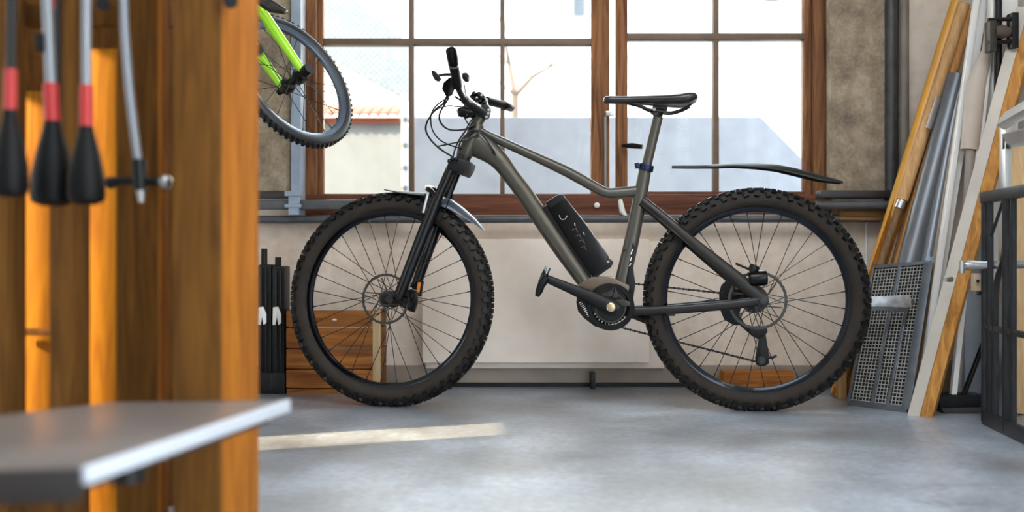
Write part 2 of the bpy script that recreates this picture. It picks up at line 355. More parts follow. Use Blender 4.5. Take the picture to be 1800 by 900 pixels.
def make_wheel(parent, name, loc, R=.370, knobs=True, mats=None, nsp=32, rotor=.087, tw=.031, rot=None, rimR=None, rotor_y=-.042):
    w = empty(name, loc, parent=parent)
    if rot is not None: w.rotation_mode = 'QUATERNION'; w.rotation_quaternion = rot
    rimR = rimR or R - .060
    th = (R - .004 - (rimR - .004)) / 2; rc = rimR - .004 + th
    prof = [(rc + th * math.cos(q) * (1 if math.cos(q) > 0 else 1.0), tw * math.copysign(abs(math.sin(q)) ** .85, math.sin(q))) for q in [2 * PI * k / 20 for k in range(20)]]
    MB().ring(prof, n=96).build('tyre', M['rubber'], w, ang=80)
    if knobs:
        kb = MB(); nk = 60
        for k in range(nk):
            for row, (ax, tilt, ln, wd, ht, ph) in enumerate(((-.033, -62, .016, .017, .015, 0), (-.023, -36, .015, .012, .014, .5), (-.0085, -8, .015, .013, .013, 0), (.0085, 8, .015, .013, .013, .5), (.023, 36, .015, .012, .014, 0), (.033, 62, .016, .017, .015, .5))):
                a = 2 * PI * (k + ph) / nk; tl = math.radians(tilt)
                rr = rc + (th + .0005) * math.cos(tl); yy = (tw + .0005) * math.sin(tl)
                rad = V((math.cos(a), 0, math.sin(a))); tan = V((-math.sin(a), 0, math.cos(a)))
                nrm = (rad * math.cos(tl) + V((0, 1, 0)) * math.sin(tl)).normalized(); side = tan.cross(nrm)
                tw_ = .25 * (1 if (k + row) % 2 else -1)
                t2 = (tan * math.cos(tw_) + side * math.sin(tw_)).normalized(); s2 = t2.cross(nrm)
                Rm = Matrix((t2, s2, nrm)).transposed()
                kb.box(rad * rr + V((0, yy, 0)) + nrm * .002, (ln * (.85 + .3 * random.random()), wd, ht), Rm)
        kb.build('tread_knobs', M['knob'], w, kind='stuff')
        # moulded ridge between tread and sidewall
    hw = .0155
    MB().ring([(rimR, -hw), (rimR + .006, -hw), (rimR + .006, hw), (rimR, hw), (rimR - .016, .007), (rimR - .018, 0), (rimR - .016, -.007)], n=96).build('rim', M['rim'], w, ang=30)
    # hub and rotor
    MB().lathe([(.009, -.058), (.011, -.05), (.019, -.048), (.02, -.036), (.029, -.034), (.029, -.029), (.014, -.024), (.013, 0), (.014, .024), (.029, .029), (.029, .034), (.02, .036), (.018, .05), (.009, .056)], d=(0, 1, 0), n=24).build('hub', M['black'], w)
    if rotor:
        rr = MB(); n = 216; y0, y1 = rotor_y - .001, rotor_y + .001
        vs = []; fs = []
        for k in range(n):
            a = 2 * PI * k / n; ro = rotor - .0009 * (1 + math.sin(a * 36)); ri = rotor * .90 - .0006 * (1 + math.sin(a * 36 + 1))
            for q in (ri, ro):
                for yv in (y0, y1): vs.append((q * math.cos(a), yv, q * math.sin(a)))
        for k in range(n):
            i, j = k * 4, ((k + 1) % n) * 4
            fs += [(i, j, j + 2, i + 2), (i + 1, i + 3, j + 3, j + 1), (i, i + 1, j + 1, j), (i + 2, j + 2, j + 3, i + 3)]
        rr.add(vs, fs)
        for k in range(6):
            a = 2 * PI * k / 6; b = a + .75
            rr.bar((.02 * math.cos(a), rotor_y, .02 * math.sin(a)), (rotor * .84 * math.cos(b), rotor_y, rotor * .84 * math.sin(b)), .0045, .002, (0, 1, 0))
        rr.lathe([(.026, rotor_y - .0012), (.026, rotor_y + .0012)], d=(0, 1, 0), n=20)
        rr.build('brake_rotor', M['rotor'], w)
    # spokes, one object each on one shared mesh
    me = None; hr = .027; ro = rimR - .016
    for i in range(nsp):
        a = 2 * PI * (i + .5) / nsp; sd = -1 if i % 2 else 1; x = (1 if (i // 2) % 2 else -1) * 1.15
        p0 = V((hr * math.cos(a + x), sd * .0315, hr * math.sin(a + x))); p1 = V((ro * math.cos(a), sd * .003, ro * math.sin(a)))
        if me is None:
            Ln = (p1 - p0).length; me = MB().tube([(0, 0, 0), (0, 0, Ln - .014), (0, 0, Ln - .0135), (0, 0, Ln)], [.0014, .0014, .0023, .0023], n=5).mesh('spoke', M['spoke'])
        s = bpy.data.objects.new('spoke', me); C.objects.link(s); s.parent = w; s.location = p0
        s.rotation_mode = 'QUATERNION'; s.rotation_quaternion = (p1 - p0).to_track_quat('Z', 'Y')
    return w

RW = P(1328.5, 526); RW.z = .371; RW.y = 0
FW = P(686, 527); FW.z = .368; FW.y = 0
rw = make_wheel(bike, 'rear_wheel', RW, .371, rotor=.098)
axis = (P(846, 205) - P(817, 273)).normalized()
STEER = Quaternion(axis, math.radians(-9))
fw = make_wheel(bike, 'front_wheel', FW, .368, rotor=.088, rot=STEER, rotor_y=-.044)

def edge_tube(up, lo, lat, n=16, ly=0.0, seg=5):     # tube from two outline edges; lat = half width across
    u = cr([P(x, y, ly) for x, y in up], seg); l = cr([P(x, y, ly) for x, y in lo], seg)
    c = [(a + b) / 2 for a, b in zip(u, l)]; rb = [(a - b).length / 2 for a, b in zip(u, l)]
    la = [lat] * len(c) if not isinstance(lat, (list, tuple)) else [lat[0] + (lat[1] - lat[0]) * i / (len(c) - 1) for i in range(len(c))]
    return c, la, rb
def perp_tube(mb, c, la, rb, n=16): return mb.tube(c, la, rb, n=n, ref=(0, 1, 0))

frame = empty('frame', parent=bike)
# down tube with swollen head junction: closely spaced matching edge points
up = [(845, 226), (862, 240), (878, 257), (895, 277), (915, 308), (933, 331), (951, 358), (977, 396), (1008, 442), (1044, 494)]
lo = [(816, 268), (829, 273), (849, 282), (866, 293), (886, 315), (903, 338), (920, 363), (945, 400), (976, 444), (1017, 502)]
c, la, rb = edge_tube(up, lo, (.024, .033))
perp_tube(MB(), c, la, rb, 18).build('down_tube', M['paint'], frame, ang=70)
up = [(838, 216), (858, 229), (880, 239), (940, 266), (1000, 293), (1040, 315), (1063, 328), (1078, 330), (1118, 326)]
lo = [(834, 232), (852, 240), (875, 254), (933, 281), (992, 310), (1032, 332), (1056, 345), (1078, 349), (1120, 346)]
c, la, rb = edge_tube(up, lo, (.019, .016))
perp_tube(MB(), c, la, rb, 16).build('top_tube', M['paint'], frame, ang=70)
# head tube
hb, ht = P(817, 272), P(840, 219)
MB().tube([hb - axis * .002, hb + axis * .01, ht - axis * .01, ht + axis * .002], [.026, .0285, .0255, .0235], n=20).build('head_tube', M['paint'], frame)
# seat tube
c, la, rb = edge_tube([(1123, 297), (1113, 345), (1098, 420), (1084, 478), (1079, 500)], [(1145, 300), (1137, 350), (1124, 420), (1110, 486), (1106, 504)], .019)
perp_tube(MB(), c, la, rb, 16).build('seat_tube', M['paint'], frame, ang=70)
# bottom bracket and motor shell
BB = P(1073, 538)
MB().lathe([(.060, -.050), (.068, -.042), (.070, 0), (.068, .042), (.060, .050)], BB + V((-.004, 0, .008)), (0, 1, 0), 28).build('motor_shell', M['black'], frame)
MB().prism([P(1014, 500, -.035), P(1040, 486, -.035), P(1076, 487, -.035), P(1108, 502, -.035), P(1100, 530, -.035), P(1040, 526, -.035)], (0, .07, 0)).build('bracket_shell', mat('shell_bronze', '#655749', .4, .35), frame, .008)
# stays on both sides
for sgn in (-1, 1):
    yl = [.018, .045, .060, .066, .066]
    up = [(1133, 345), (1175, 378), (1212, 410), (1310, 486), (1346, 516)]; lo = [(1126, 362), (1163, 392), (1200, 424), (1292, 503), (1330, 532)]
    u = [P(x, y, -.02 - yl[i] * .6) for i, (x, y) in enumerate(up)]; l = [P(x, y, -.02 - yl[i] * .6) for i, (x, y) in enumerate(lo)]
    cc = cr([V(((a.x + b.x) / 2, sgn * yl[i], (a.z + b.z) / 2)) for i, (a, b) in enumerate(zip(u, l))], 6)
    hh = [(a - b).length / 2 for a, b in zip(u, l)]; hh = [hh[min(i // 6, 3)] + (hh[min(i // 6 + 1, 4)] - hh[min(i // 6, 3)]) * (i % 6) / 6 for i in range(len(cc))]
    perp_tube(MB(), cc, .0085, hh, 12).build('seat_stay', M['paint_shaded'], frame, ang=60)
    yl = [.030, .040, .052, .064, .066]
    up = [(1090, 541), (1140, 538), (1200, 535), (1310, 525), (1340, 519)]; lo = [(1090, 557), (1140, 554), (1200, 551), (1310, 541), (1344, 534)]
    u = [P(x, y, -yl[i]) for i, (x, y) in enumerate(up)]; l = [P(x, y, -yl[i]) for i, (x, y) in enumerate(lo)]
    cc = cr([V(((a.x + b.x) / 2, sgn * yl[i], (a.z + b.z) / 2)) for i, (a, b) in enumerate(zip(u, l))], 6)
    perp_tube(MB(), cc, .0095, .0155, 12).build('chain_stay', M['paint_shaded'], frame, ang=60)
    MB().lathe([(.021, -.008), (.021, .008)], V((P(1340, 525, -.066).x, sgn * .066, RW.z)), (0, 1, 0), 20).build('dropout', M['paint_shaded'], frame, .002)
    MB().lathe([(.0115, 0), (.0115, .012), (.006, .013)], V((P(1341, 525, -.074).x, sgn * .074, RW.z)), (0, sgn, 0), 16).build('axle_end', M['rotor'], frame)
MB().lathe([(.004, 0), (.004, .004)], P(1098, 440, -.019), (0, -1, 0), 10).build('bolt', M['black'], frame)
# small black sheet guard behind the seat tube
MB().prism([P(1112, 425, -.02), P(1117, 436, -.02), P(1113, 470, -.02), P(1117, 500, -.02), P(1113, 527, -.02), P(1098, 510, -.02), P(1106, 460, -.02)], (0, .04, 0)).build('splash_guard', M['black'], frame, .002)
for i, (a, b) in enumerate((((1112, 438), (1109, 447)), ((1110, 452), (1108, 459)), ((1109, 463), (1106, 468)))):
    MB().bar(P(*a, -.0215), P(*b, -.0215), .003, .001).build('white_mark', M['white'], frame)

# seat post, clamp, saddle
c, la, rb = edge_tube([(1121, 312), (1148, 203)], [(1142, 312), (1166, 207)], .0165, seg=3)
rb = [min(r, .0185) for r in rb]
perp_tube(MB(), c, .0165, .0175, 16).build('seat_post', M['paint'], bike)
sd = (P(1157, 205) - P(1132, 308)).normalized()
cp = P(1136, 295)
o = MB().tube([cp - sd * .011, cp + sd * .011], .0255, n=20).build('seat_clamp', M['blue'], bike, .003)
MB().box(P(1120, 291, -.0), (.016, .03, .018), Matrix.Rotation(-.25, 3, 'Y')).build('clamp_bolt', M['blue'], o, .003)
ph = empty('seat_post_head', parent=bike)
MB().tube([P(1151, 203), P(1156, 196), P(1160, 187)], [.024, .022, .018], n=16).build('head', M['black'], ph)
MB().box(P(1160, 190), (.05, .05, .014), Matrix.Rotation(.1, 3, 'Y')).build('clamp_plate', M['black'], ph, .003)
MB().tube([P(1150, 192, -.03), P(1150, 192, .03)], .006, n=10).build('clamp_bolt', M['steel'], ph)
sad = empty('saddle', parent=bike)
# shell: cross sections along the saddle (px, top y, bottom y, half width)
secs = [(1061, 173, 180, .010), (1064, 170, 183, .018), (1072, 169, 184, .021), (1095, 169.5, 184.5, .024), (1120, 169, 185, .032), (1150, 168.5, 187, .048), (1175, 168, 189, .062), (1195, 166, 190.5, .072), (1208, 163.5, 190, .075), (1218, 164, 184, .070), (1224, 168, 180, .052), (1226, 171, 176, .03)]
n = 20; vs = []; fs = []
for px, t, b, hw in secs:
    a, q = P(px, t), P(px, b); ce_ = (a + q) / 2; h = (a.z - q.z) / 2
    for k in range(n):
        an = 2 * PI * k / n; cs, sn = math.cos(an), math.sin(an)
        zz = ce_.z + h * (abs(sn) ** .7 * (1 if sn > 0 else -1)); yy = hw * (abs(cs) ** .8 * (1 if cs > 0 else -1))
        if sn < 0: zz = ce_.z + h * sn * (.35 + .65 * abs(cs) ** .5)
        vs.append((ce_.x, yy, zz))
for i in range(len(secs) - 1): fs += [(i * n + k, i * n + (k + 1) % n, (i + 1) * n + (k + 1) % n, (i + 1) * n + k) for k in range(n)]
fs += [tuple(range(n)), tuple((len(secs) - 1) * n + k for k in range(n))]
MB().add(vs, fs).build('cover', M['saddle'], sad, ang=60)
MB().ball(P(1066, 177), (.012, .017, .011)).build('nose_cap', M['blue'], sad)
for s in (-1, 1):
    MB().tube(cr([P(1100, 181, 0) + V((0, s * .012, 0)), P(1124, 186) + V((0, s * .022, 0)), P(1142, 194) + V((0, s * .022, 0)), P(1176, 199) + V((0, s * .024, 0)), P(1198, 194) + V((0, s * .028, 0)), P(1214, 186) + V((0, s * .034, 0))], 6), .0035, n=8).build('rail', M['spoke'], sad)
# rear mudguard blade
secs = [(1181, 290.5, 294, .010), (1215, 290, 294, .018), (1250, 289, 293.5, .026), (1290, 286.5, 292, .034), (1330, 286, 294, .038), (1365, 288.5, 298, .040), (1400, 296, 307, .040), (1440, 307, 316, .036), (1470, 315, 320, .028), (1480, 318, 321, .018)]
rows = []
for px, t, b, hw in secs:
    a = P(px, t); drop = min((b - t) * K * 1.0, .02); rows.append([V((a.x, hw * j / 4, a.z - drop * (j / 4) ** 2)) for j in range(-4, 5)])
vs = [p for r in rows for p in r] + [p - V((0, 0, .004)) for r in rows for p in r]; m9 = 9; nr = len(rows); off = nr * m9; fs = []
for i in range(nr - 1):
    for j in range(8):
        q = (i * m9 + j, i * m9 + j + 1, (i + 1) * m9 + j + 1, (i + 1) * m9 + j); fs += [q, tuple(off + k for k in q[::-1])]
    fs += [(i * m9, (i + 1) * m9, off + (i + 1) * m9, off + i * m9), (i * m9 + 8, off + i * m9 + 8, off + (i + 1) * m9 + 8, (i + 1) * m9 + 8)]
for j in range(8): fs += [(j, off + j, off + j + 1, j + 1), ((nr - 1) * m9 + j, (nr - 1) * m9 + j + 1, off + (nr - 1) * m9 + j + 1, off + (nr - 1) * m9 + j)]
MB().add(vs, fs).build('rear_mudguard', M['fender'], bike, ang=50)

# battery
bat = empty('battery', parent=bike)
MB().prism([P(x, y, -.034) for x, y in ((961, 362), (985, 345), (993, 346), (1034, 398), (1071, 452), (1066, 468), (1047, 483), (1040, 484), (1000, 426))], (0, .068, 0)).build('case', M['black_gloss'], bat, .010, ang=50)
MB().prism([P(x, y, -.036) for x, y in ((958, 356), (982, 341), (990, 341), (994, 348), (968, 366))], (0, .072, 0)).build('top_cap', M['black'], bat, .006)
MB().prism([P(x, y, -.030) for x, y in ((1062, 456), (1070, 453), (1079, 460), (1074, 470), (1052, 485), (1043, 489), (1039, 484), (1050, 476))], (0, .06, 0)).build('lower_mount', M['black'], bat, .006)
MB().prism([P(x, y, -.022) for x, y in ((952, 366), (962, 359), (1046, 480), (1034, 488))], (0, .044, 0)).build('rail', M['black'], bat, .003)
em = MB().tube(cr([P(983, 378, -.0355), P(986, 385, -.0355), P(993, 385, -.0355), P(997, 379, -.0355)], 4), .0016, n=6); em.build('emblem', M['silver'], bat)
for i, (x, y) in enumerate(((1010, 392), (1026, 408))): MB().bar(P(x, y, -.0352), P(x + 1, y + 5, -.0352), .002, .002).build('scuff_mark', M['white'], bat)
gr = mat('faded_print', '#3a302c', .5)
for i, (x, y) in enumerate(((1006, 404), (1012, 415), (1018, 424), (1021, 435))):
    MB().bar(P(x, y, -.0343), P(x + 8, y - 3, -.0343), .003, .001).build('faded_print', gr, bat); MB().bar(P(x + 6, y - 3, -.0343), P(x + 10, y + 5, -.0343), .003, .001).build('faded_print', gr, bat)
MB().tube([P(1069, 460, -.032), P(1069, 460, -.036)], .0045, n=12).build('screw', M['steel'], bat)

# crank, chain guard, chain, derailleur
ck = empty('crankset', parent=bike)
MB().ring([(.066, .038), (.080, .038), (.080, .043), (.066, .043)], BB, n=64).build('chainring', M['black'], ck)
g = [P(x, y, -.050) for x, y in ((1013, 532), (1014, 522), (1020, 517), (1033, 523), (1034, 545), (1045, 562), (1062, 572), (1090, 571), (1084, 577), (1068, 579), (1046, 574), (1026, 559), (1016, 547))]
MB().prism(g, (0, .008, 0)).build('chain_guard', M['black'], ck, .002)
MB().ring([(.064, -.056), (.078, -.056), (.080, -.050), (.078, -.046), (.064, -.046)], BB, n=64).build('guard_ring', M['black_gloss'], ck)
MB().ring([(.047, -.056), (.052, -.056), (.052, -.050), (.047, -.050)], BB + V((0, 0, -.002)), n=48).build('inner_ring', M['rotor'], ck)
MB().prism([P(x, y, -.058) for x, y in ((1078, 523), (1082, 504), (1088, 523))], (0, .004, 0)).build('spider_arm', M['rotor'], ck)
MB().prism([P(x, y, -.058) for x, y in ((1058, 518), (1072, 512), (1080, 505), (1076, 520), (1064, 524))], (0, .004, 0)).build('spider_arm', M['rotor'], ck)
MB().prism([P(x, y, -.060) for x, y in ((1078, 527), (1094, 526), (1108, 531), (1108, 538), (1090, 538))], (0, .008, 0)).build('cover_plate', M['rotor'], ck, .002)
for k in range(9):
    q = 1018 + k * 1.9; MB().bar(P(q, 533 + k * 2.9, -.0505), P(q + 4, 531 + k * 2.9 - .5, -.0505), .0025, .001).build('lettering', M['white'], ck)
for k in range(11):
    q = math.radians(205 + k * 12); MB().bar(BB + V((.055 * math.cos(q), -.0565, .055 * math.sin(q))), BB + V((.060 * math.cos(q), -.0565, .060 * math.sin(q))), .0022, .001).build('tooth_mark', M['silver'], ck)
pts = [P(1086, 546, -.072), P(1075, 540, -.072), P(1040, 523, -.078), P(1000, 506, -.084), P(957, 488, -.088)]
arm = MB().tube(pts, [.007, .009, .008, .007, .007], [.020, .025, .0215, .0165, .013], n=12, ref=(0, 1, 0)); arm.build('crank_arm', M['black'], ck, ang=50)
MB().lathe([(.015, 0), (.015, .004), (.012, .006)], P(1074, 540, -.081), (0, -1, 0), 20).build('crank_bolt', mat('brass_bolt', '#b9a98a', .35, .8), ck)
pedal = empty('pedal', parent=bike)
MB().tube([P(944, 521, -.11), P(948, 511, -.11), P(956, 487, -.11), P(960, 476, -.11)], [.007, .0125, .0125, .010], n=12).build('body', M['black'], pedal)
MB().tube([P(959, 480, -.11), P(963, 470, -.11)], .0105, n=14).build('end_cap', M['steel'], pedal)
MB().tube([P(952, 499, -.12), P(960, 487, -.12)], .015, n=12).build('collar', M['black'], pedal)
MB().tube([P(957, 488, -.075), P(957, 488, -.115)], .007, n=10).build('axle', M['steel'], pedal)
# the other side's arm and pedal, pointing back
MB().tube([BB + V((0, .06, 0)), BB + V((.16, .075, -.065))], .008, .015, n=10, ref=(0, 1, 0)).build('crank_arm', M['black'], ck)
def chain_run(pts, name='chain'):
    pts = [V(p) for p in pts]; L = sum((pts[i + 1] - pts[i]).length for i in range(len(pts) - 1)); n = int(L / .0085); mb = MB()
    def at(s):
        for i in range(len(pts) - 1):
            l = (pts[i + 1] - pts[i]).length
            if s <= l: return pts[i] + (pts[i + 1] - pts[i]) * (s / l)
            s -= l
        return pts[-1]
    for k in range(n):
        a, b = at(k * .0085), at(k * .0085 + .0078); mb.bar(a, b, .0075 if k % 2 else .0055, .007 if k % 2 else .005)
    return mb
ch = chain_run([P(1108, 498, .05), P(1265, 515, .05), P(1300, 517, .05)]); ch2 = chain_run([P(1093, 576, .05), P(1330, 636, .05)])
ch.build('chain_run', M['black'], bike, kind='stuff'); ch2.build('chain_run', M['black'], bike, kind='stuff')
cas = empty('cassette', parent=bike)
for k, r in enumerate((.030, .038, .047)):
    MB().ring([(r - .009, .030 + .003 * (3 - k)), (r, .030 + .003 * (3 - k)), (r, .032 + .003 * (3 - k)), (r - .009, .032 + .003 * (3 - k))], V((RW.x, 0, RW.z)), n=40).build('sprocket', M['rotor'], cas)
MB().prism([P(x, y, .052) for x, y in ((1264, 515), (1268, 501), (1279, 491), (1292, 490), (1306, 500), (1308, 520), (1300, 552), (1310, 571), (1290, 572), (1273, 562), (1265, 542))], (0, .006, 0)).build('spoke_guard', M['black'], cas, .003)
der = empty('rear_derailleur', parent=bike)
MB().prism([P(x, y, .045) for x, y in ((1300, 571), (1326, 574), (1348, 573), (1350, 584), (1342, 592), (1334, 597), (1324, 592))], (0, .03, 0)).build('body', M['black'], der, .004)
MB().prism([P(x, y, .05) for x, y in ((1336, 585), (1346, 585), (1352, 624), (1352, 640), (1342, 645), (1330, 642), (1328, 630))], (0, .014, 0)).build('cage', M['black'], der, .004)
MB().lathe([(.013, 0), (.013, .006)], P(1338, 633, .047), (0, -1, 0), 14).build('pulley', M['rotor'], der)
MB().tube([P(1350, 628, .055), P(1358, 628, .055), P(1365, 625, .055)], [.006, .005, .005], n=8).build('lever', M['black'], der)
cal = empty('rear_brake_caliper', parent=bike)
MB().tube([P(1317, 490, -.06), P(1348, 488, -.06)], [.026, .026], .03, n=14).build('body', M['black_gloss'], cal, .006)
MB().tube([P(1322, 478, -.055), P(1327, 466, -.055)], .016, n=14).build('piston_cap', M['black'], cal, .002)
MB().tube([P(1293, 463, -.06), P(1316, 473, -.06)], .004, n=8).build('hose_end', M['black'], cal)
MB().box(P(1297, 505, -.05), (.016, .008, .014)).build('bleed_port', mat('rust_brown', '#8a5a34', .5), cal, .003)
MB().tube(cr([P(1140, 366, -.045), P(1212, 424, -.055), P(1270, 476, -.07), P(1300, 505, -.075)], 5), .0025, n=6).build('brake_hose', M['black'], bike)
MB().box(P(1178, 552, -.04), (.03, .03, .012)).build('stay_bracket', M['black'], bike, .003)

# fork
fk = empty('fork', parent=bike)
LY = .066
cw = P(806, 287)
def fk_leg(top, mid, bot, ly, r0, r1, nm):
    a, b, c_ = P(*top, ly), P(*mid, ly), P(*bot, ly)
    MB().tube([a, b], r0, n=16).build('stanchion', M['fork'], fk)
    d = (c_ - b).normalized()
    MB().tube([b - d * .012, b, b + (c_ - b) * .5, c_ - d * .02, c_, c_ + d * .008], [r1 * 1.05, r1 * 1.05, r1 * .98, r1 * .9, r1 * .8, r1 * .45], n=18).build('lower_leg', M['fork'], fk)
fk_leg((797, 285), (765, 358), (700, 524), -LY, .0165, .0215, 0)
fk_leg((808, 290), (786, 345), (730, 505), LY - .005, .0155, .0205, 1)
ax2 = axis
MB().prism([P(x, y, -.085) for x, y in ((788, 283), (793, 277), (826, 283), (821, 297), (814, 307), (789, 298), (783, 300))], (0, .165, 0)).build('crown', M['black'], fk, .007)
MB().tube([P(808, 294), P(819, 268)], [.020, .0255], n=18).build('crown_race', M['rotor'], fk)
for x, y in ((790, 283), (795, 279), (802, 280)): MB().ball(P(x, y, -.085), .008, 8, 6).build('lockout_dial', M['black'], fk)
MB().tube(cr([P(768, 350, -LY), P(756, 335, -.045), P(752, 330, 0), P(766, 335, .045), P(786, 345, LY)], 5), .011, n=10).build('arch', M['fork'], fk)
MB().tube([P(753, 338, -.07), P(744, 374, -.07)], .0055, n=10).build('guard_strut', M['silver'], fk)
MB().prism([P(x, y, -.055) for x, y in ((694, 520), (707, 512), (722, 508), (733, 512), (734, 532), (728, 550), (719, 547), (703, 538))], (0, .02, 0)).build('brake_caliper', M['black_gloss'], fk, .005)
for x, y, r in ((712, 528, .012), (722, 536, .010), (716, 518, .009), (726, 520, .008)): MB().lathe([(r, 0), (r * .8, .008)], P(x, y, -.056), (0, -1, 0), 12).build('caliper_bolt', M['black'], fk)
MB().box(P(736, 505, LY - .03), (.012, .012, .036), Matrix.Rotation(.15, 3, 'Y')).build('reflector', M['orange'], fk, .004)
MB().box(P(739, 507, LY - .02), (.017, .012, .056), Matrix.Rotation(.15, 3, 'Y')).build('reflector_frame', M['black'], fk, .003)
MB().tube([P(684, 526, -.075), P(684, 526, -.055)], .013, n=14).build('axle_end', M['black'], fk)
MB().tube([P(684, 526, -.055), P(690, 526, .06)], .008, n=10).build('axle', M['black'], fk)
MB().tube(cr([P(803, 303, -.075), P(786, 360, -.088), P(745, 450, -.085), P(722, 505, -.065)], 5), .0022, n=6).build('brake_hose', M['black'], fk)
# front mudguard: rear flap and nose
def flap(secs, name, m):
    rows = []
    for px, py, hw, drop in secs:
        a = P(px, py); rows.append([V((a.x, hw * j / 4, a.z - drop * (j / 4) ** 2)) for j in range(-4, 5)])
    vs = [p for r in rows for p in r] + [p - V((-.001, 0, .003)) for r in rows for p in r]; nr = len(rows); off = nr * 9; fs = []
    for i in range(nr - 1):
        for j in range(8):
            q = (i * 9 + j, i * 9 + j + 1, (i + 1) * 9 + j + 1, (i + 1) * 9 + j); fs += [q, tuple(off + k for k in q[::-1])]
        fs += [(i * 9, (i + 1) * 9, off + (i + 1) * 9, off + i * 9), (i * 9 + 8, off + i * 9 + 8, off + (i + 1) * 9 + 8, (i + 1) * 9 + 8)]
    for j in range(8): fs += [(j, off + j, off + j + 1, j + 1), ((nr - 1) * 9 + j, (nr - 1) * 9 + j + 1, off + (nr - 1) * 9 + j + 1, off + (nr - 1) * 9 + j)]
    return MB().add(vs, fs).build(name, m, mg, ang=50)
mg = empty('front_mudguard', parent=bike)
flap([(758, 342, .034, .012), (776, 345, .045, .032), (795, 351, .047, .034), (815, 365, .045, .030), (835, 383, .036, .018), (848, 398, .022, .008), (853, 405, .010, .003)], 'rear_flap', M['fender_f'])
flap([(676, 332, .012, .002), (700, 335, .026, .006), (725, 337, .032, .010), (745, 338, .034, .012), (762, 341, .034, .012)], 'front_flap', M['fender'])

# cockpit
MB().tube([P(835, 224), P(838, 217), P(846, 204)], [.023, .0198, .0195], n=18).build('steerer_spacer', M['paint'], bike)
stem = empty('stem', parent=bike)
MB().prism([P(x, y, -.022) for x, y in ((836, 203), (842, 186), (856, 182), (862, 190), (858, 206), (849, 208))], (0, .044, 0)).build('stem_body', M['black'], stem, .006)
for x, y in ((859, 193), (855, 205), (858, 199)): MB().tube([P(x, y, -.026), P(x, y, .026)], .005, n=8).build('bolt', M['steel'], stem)
hbp = cr([P(797, 108, -.31), P(804, 148, -.22), P(811, 166, -.17), P(823, 181, -.10), P(846, 197, -.035), P(853, 196, 0.0), P(853, 190, .04), P(851, 182, .11), P(853, 177, .19), P(872, 181, .26), P(892, 187, .335)], 6)
MB().tube(hbp, [.0105 if i < 15 or i > 42 else .0150 for i in range(len(hbp))], n=14).build('handlebar', mat('bar_black', '#23252c', .3, .3), bike)
gp = empty('grip', parent=bike)
MB().tube([P(804, 152, -.215), P(803, 145, -.23), P(800, 128, -.27), P(797, 113, -.30)], [.0155, .0165, .0160, .0165], n=16).build('sleeve', M['black'], gp)
MB().tube([P(797.3, 115, -.297), P(796.8, 111, -.305)], .0175, n=16).build('clamp_ring', M['steel'], gp)
MB().tube([P(797, 111, -.305), P(793, 89, -.355), P(792, 86, -.36)], [.0175, .0175, .012], n=16).build('end_plug', M['black_gloss'], gp)
gp = empty('grip', parent=bike)
MB().tube([P(855, 177, .205), P(886, 185, .31)], .0155, n=16).build('sleeve', M['black'], gp)
MB().tube([P(885, 185, .307), P(898, 188.5, .352), P(900, 189, .358)], [.0175, .0175, .013], n=16).build('end_plug', M['black_gloss'], gp)
bl = empty('brake_lever', parent=bike)
MB().tube(cr([P(798, 131, -.25), P(785, 131, -.25), P(775, 132, -.255), P(768, 134, -.26)], 3), .0045, n=8).build('lever_blade', M['black'], bl)
MB().prism([P(x, y, -.268) for x, y in ((757, 123), (763, 123), (770, 130), (775, 138), (771, 143), (764, 141), (760, 134))], (0, .018, 0)).build('lever_end', M['black'], bl, .004)
MB().prism([P(x, y, -.225) for x, y in ((799, 133), (789, 136), (779, 145), (776, 156), (784, 170), (793, 165), (799, 150))], (0, .03, 0)).build('master_cylinder', M['black_gloss'], bl, .005)
sh = empty('shifter', parent=bike)
MB().prism([P(x, y, -.21) for x, y in ((812, 128), (820, 127), (824, 131), (823, 141), (817, 143), (812, 138))], (0, .03, 0)).build('thumb_lever', M['black'], sh, .004)
MB().tube([P(815, 143, -.2), P(819, 170, -.12)], .002, n=6).build('wire', M['black'], sh)
dsp = empty('display', parent=bike)
MB().prism([P(x, y, .03) for x, y in ((824, 170), (829, 163), (842, 161), (850, 165), (854, 174), (856, 186), (845, 184), (832, 176))], (0, .05, 0)).build('display_body', M['black'], dsp, .006)
for x, y, r in ((833, 165, .009), (842, 166, .010), (848, 172, .010), (851, 181, .010), (844, 178, .009)): MB().ball(P(x, y, .028), r, 8, 6).build('control_button', M['black_gloss'], dsp)
for x, y, r in ((838, 172, .006), (846, 168, .005)): MB().ball(P(x, y, .02), r, 8, 6).build('screw', M['steel'], dsp)
lt = empty('headlight', parent=bike)
MB().tube([P(806, 198, -.0), P(814, 196, -.0), P(836, 200, 0)], [.016, .020, .015], n=14).build('lamp_body', M['black'], lt, .003)
MB().tube([P(804, 199), P(807, 198)], .014, n=14).build('lens', M['silver'], lt)
for x, y in ((818, 189), (825, 191), (830, 203), (820, 204)): MB().ball(P(x, y, -.012), .009, 8, 6).build('clamp_lug', M['black_gloss'], lt)
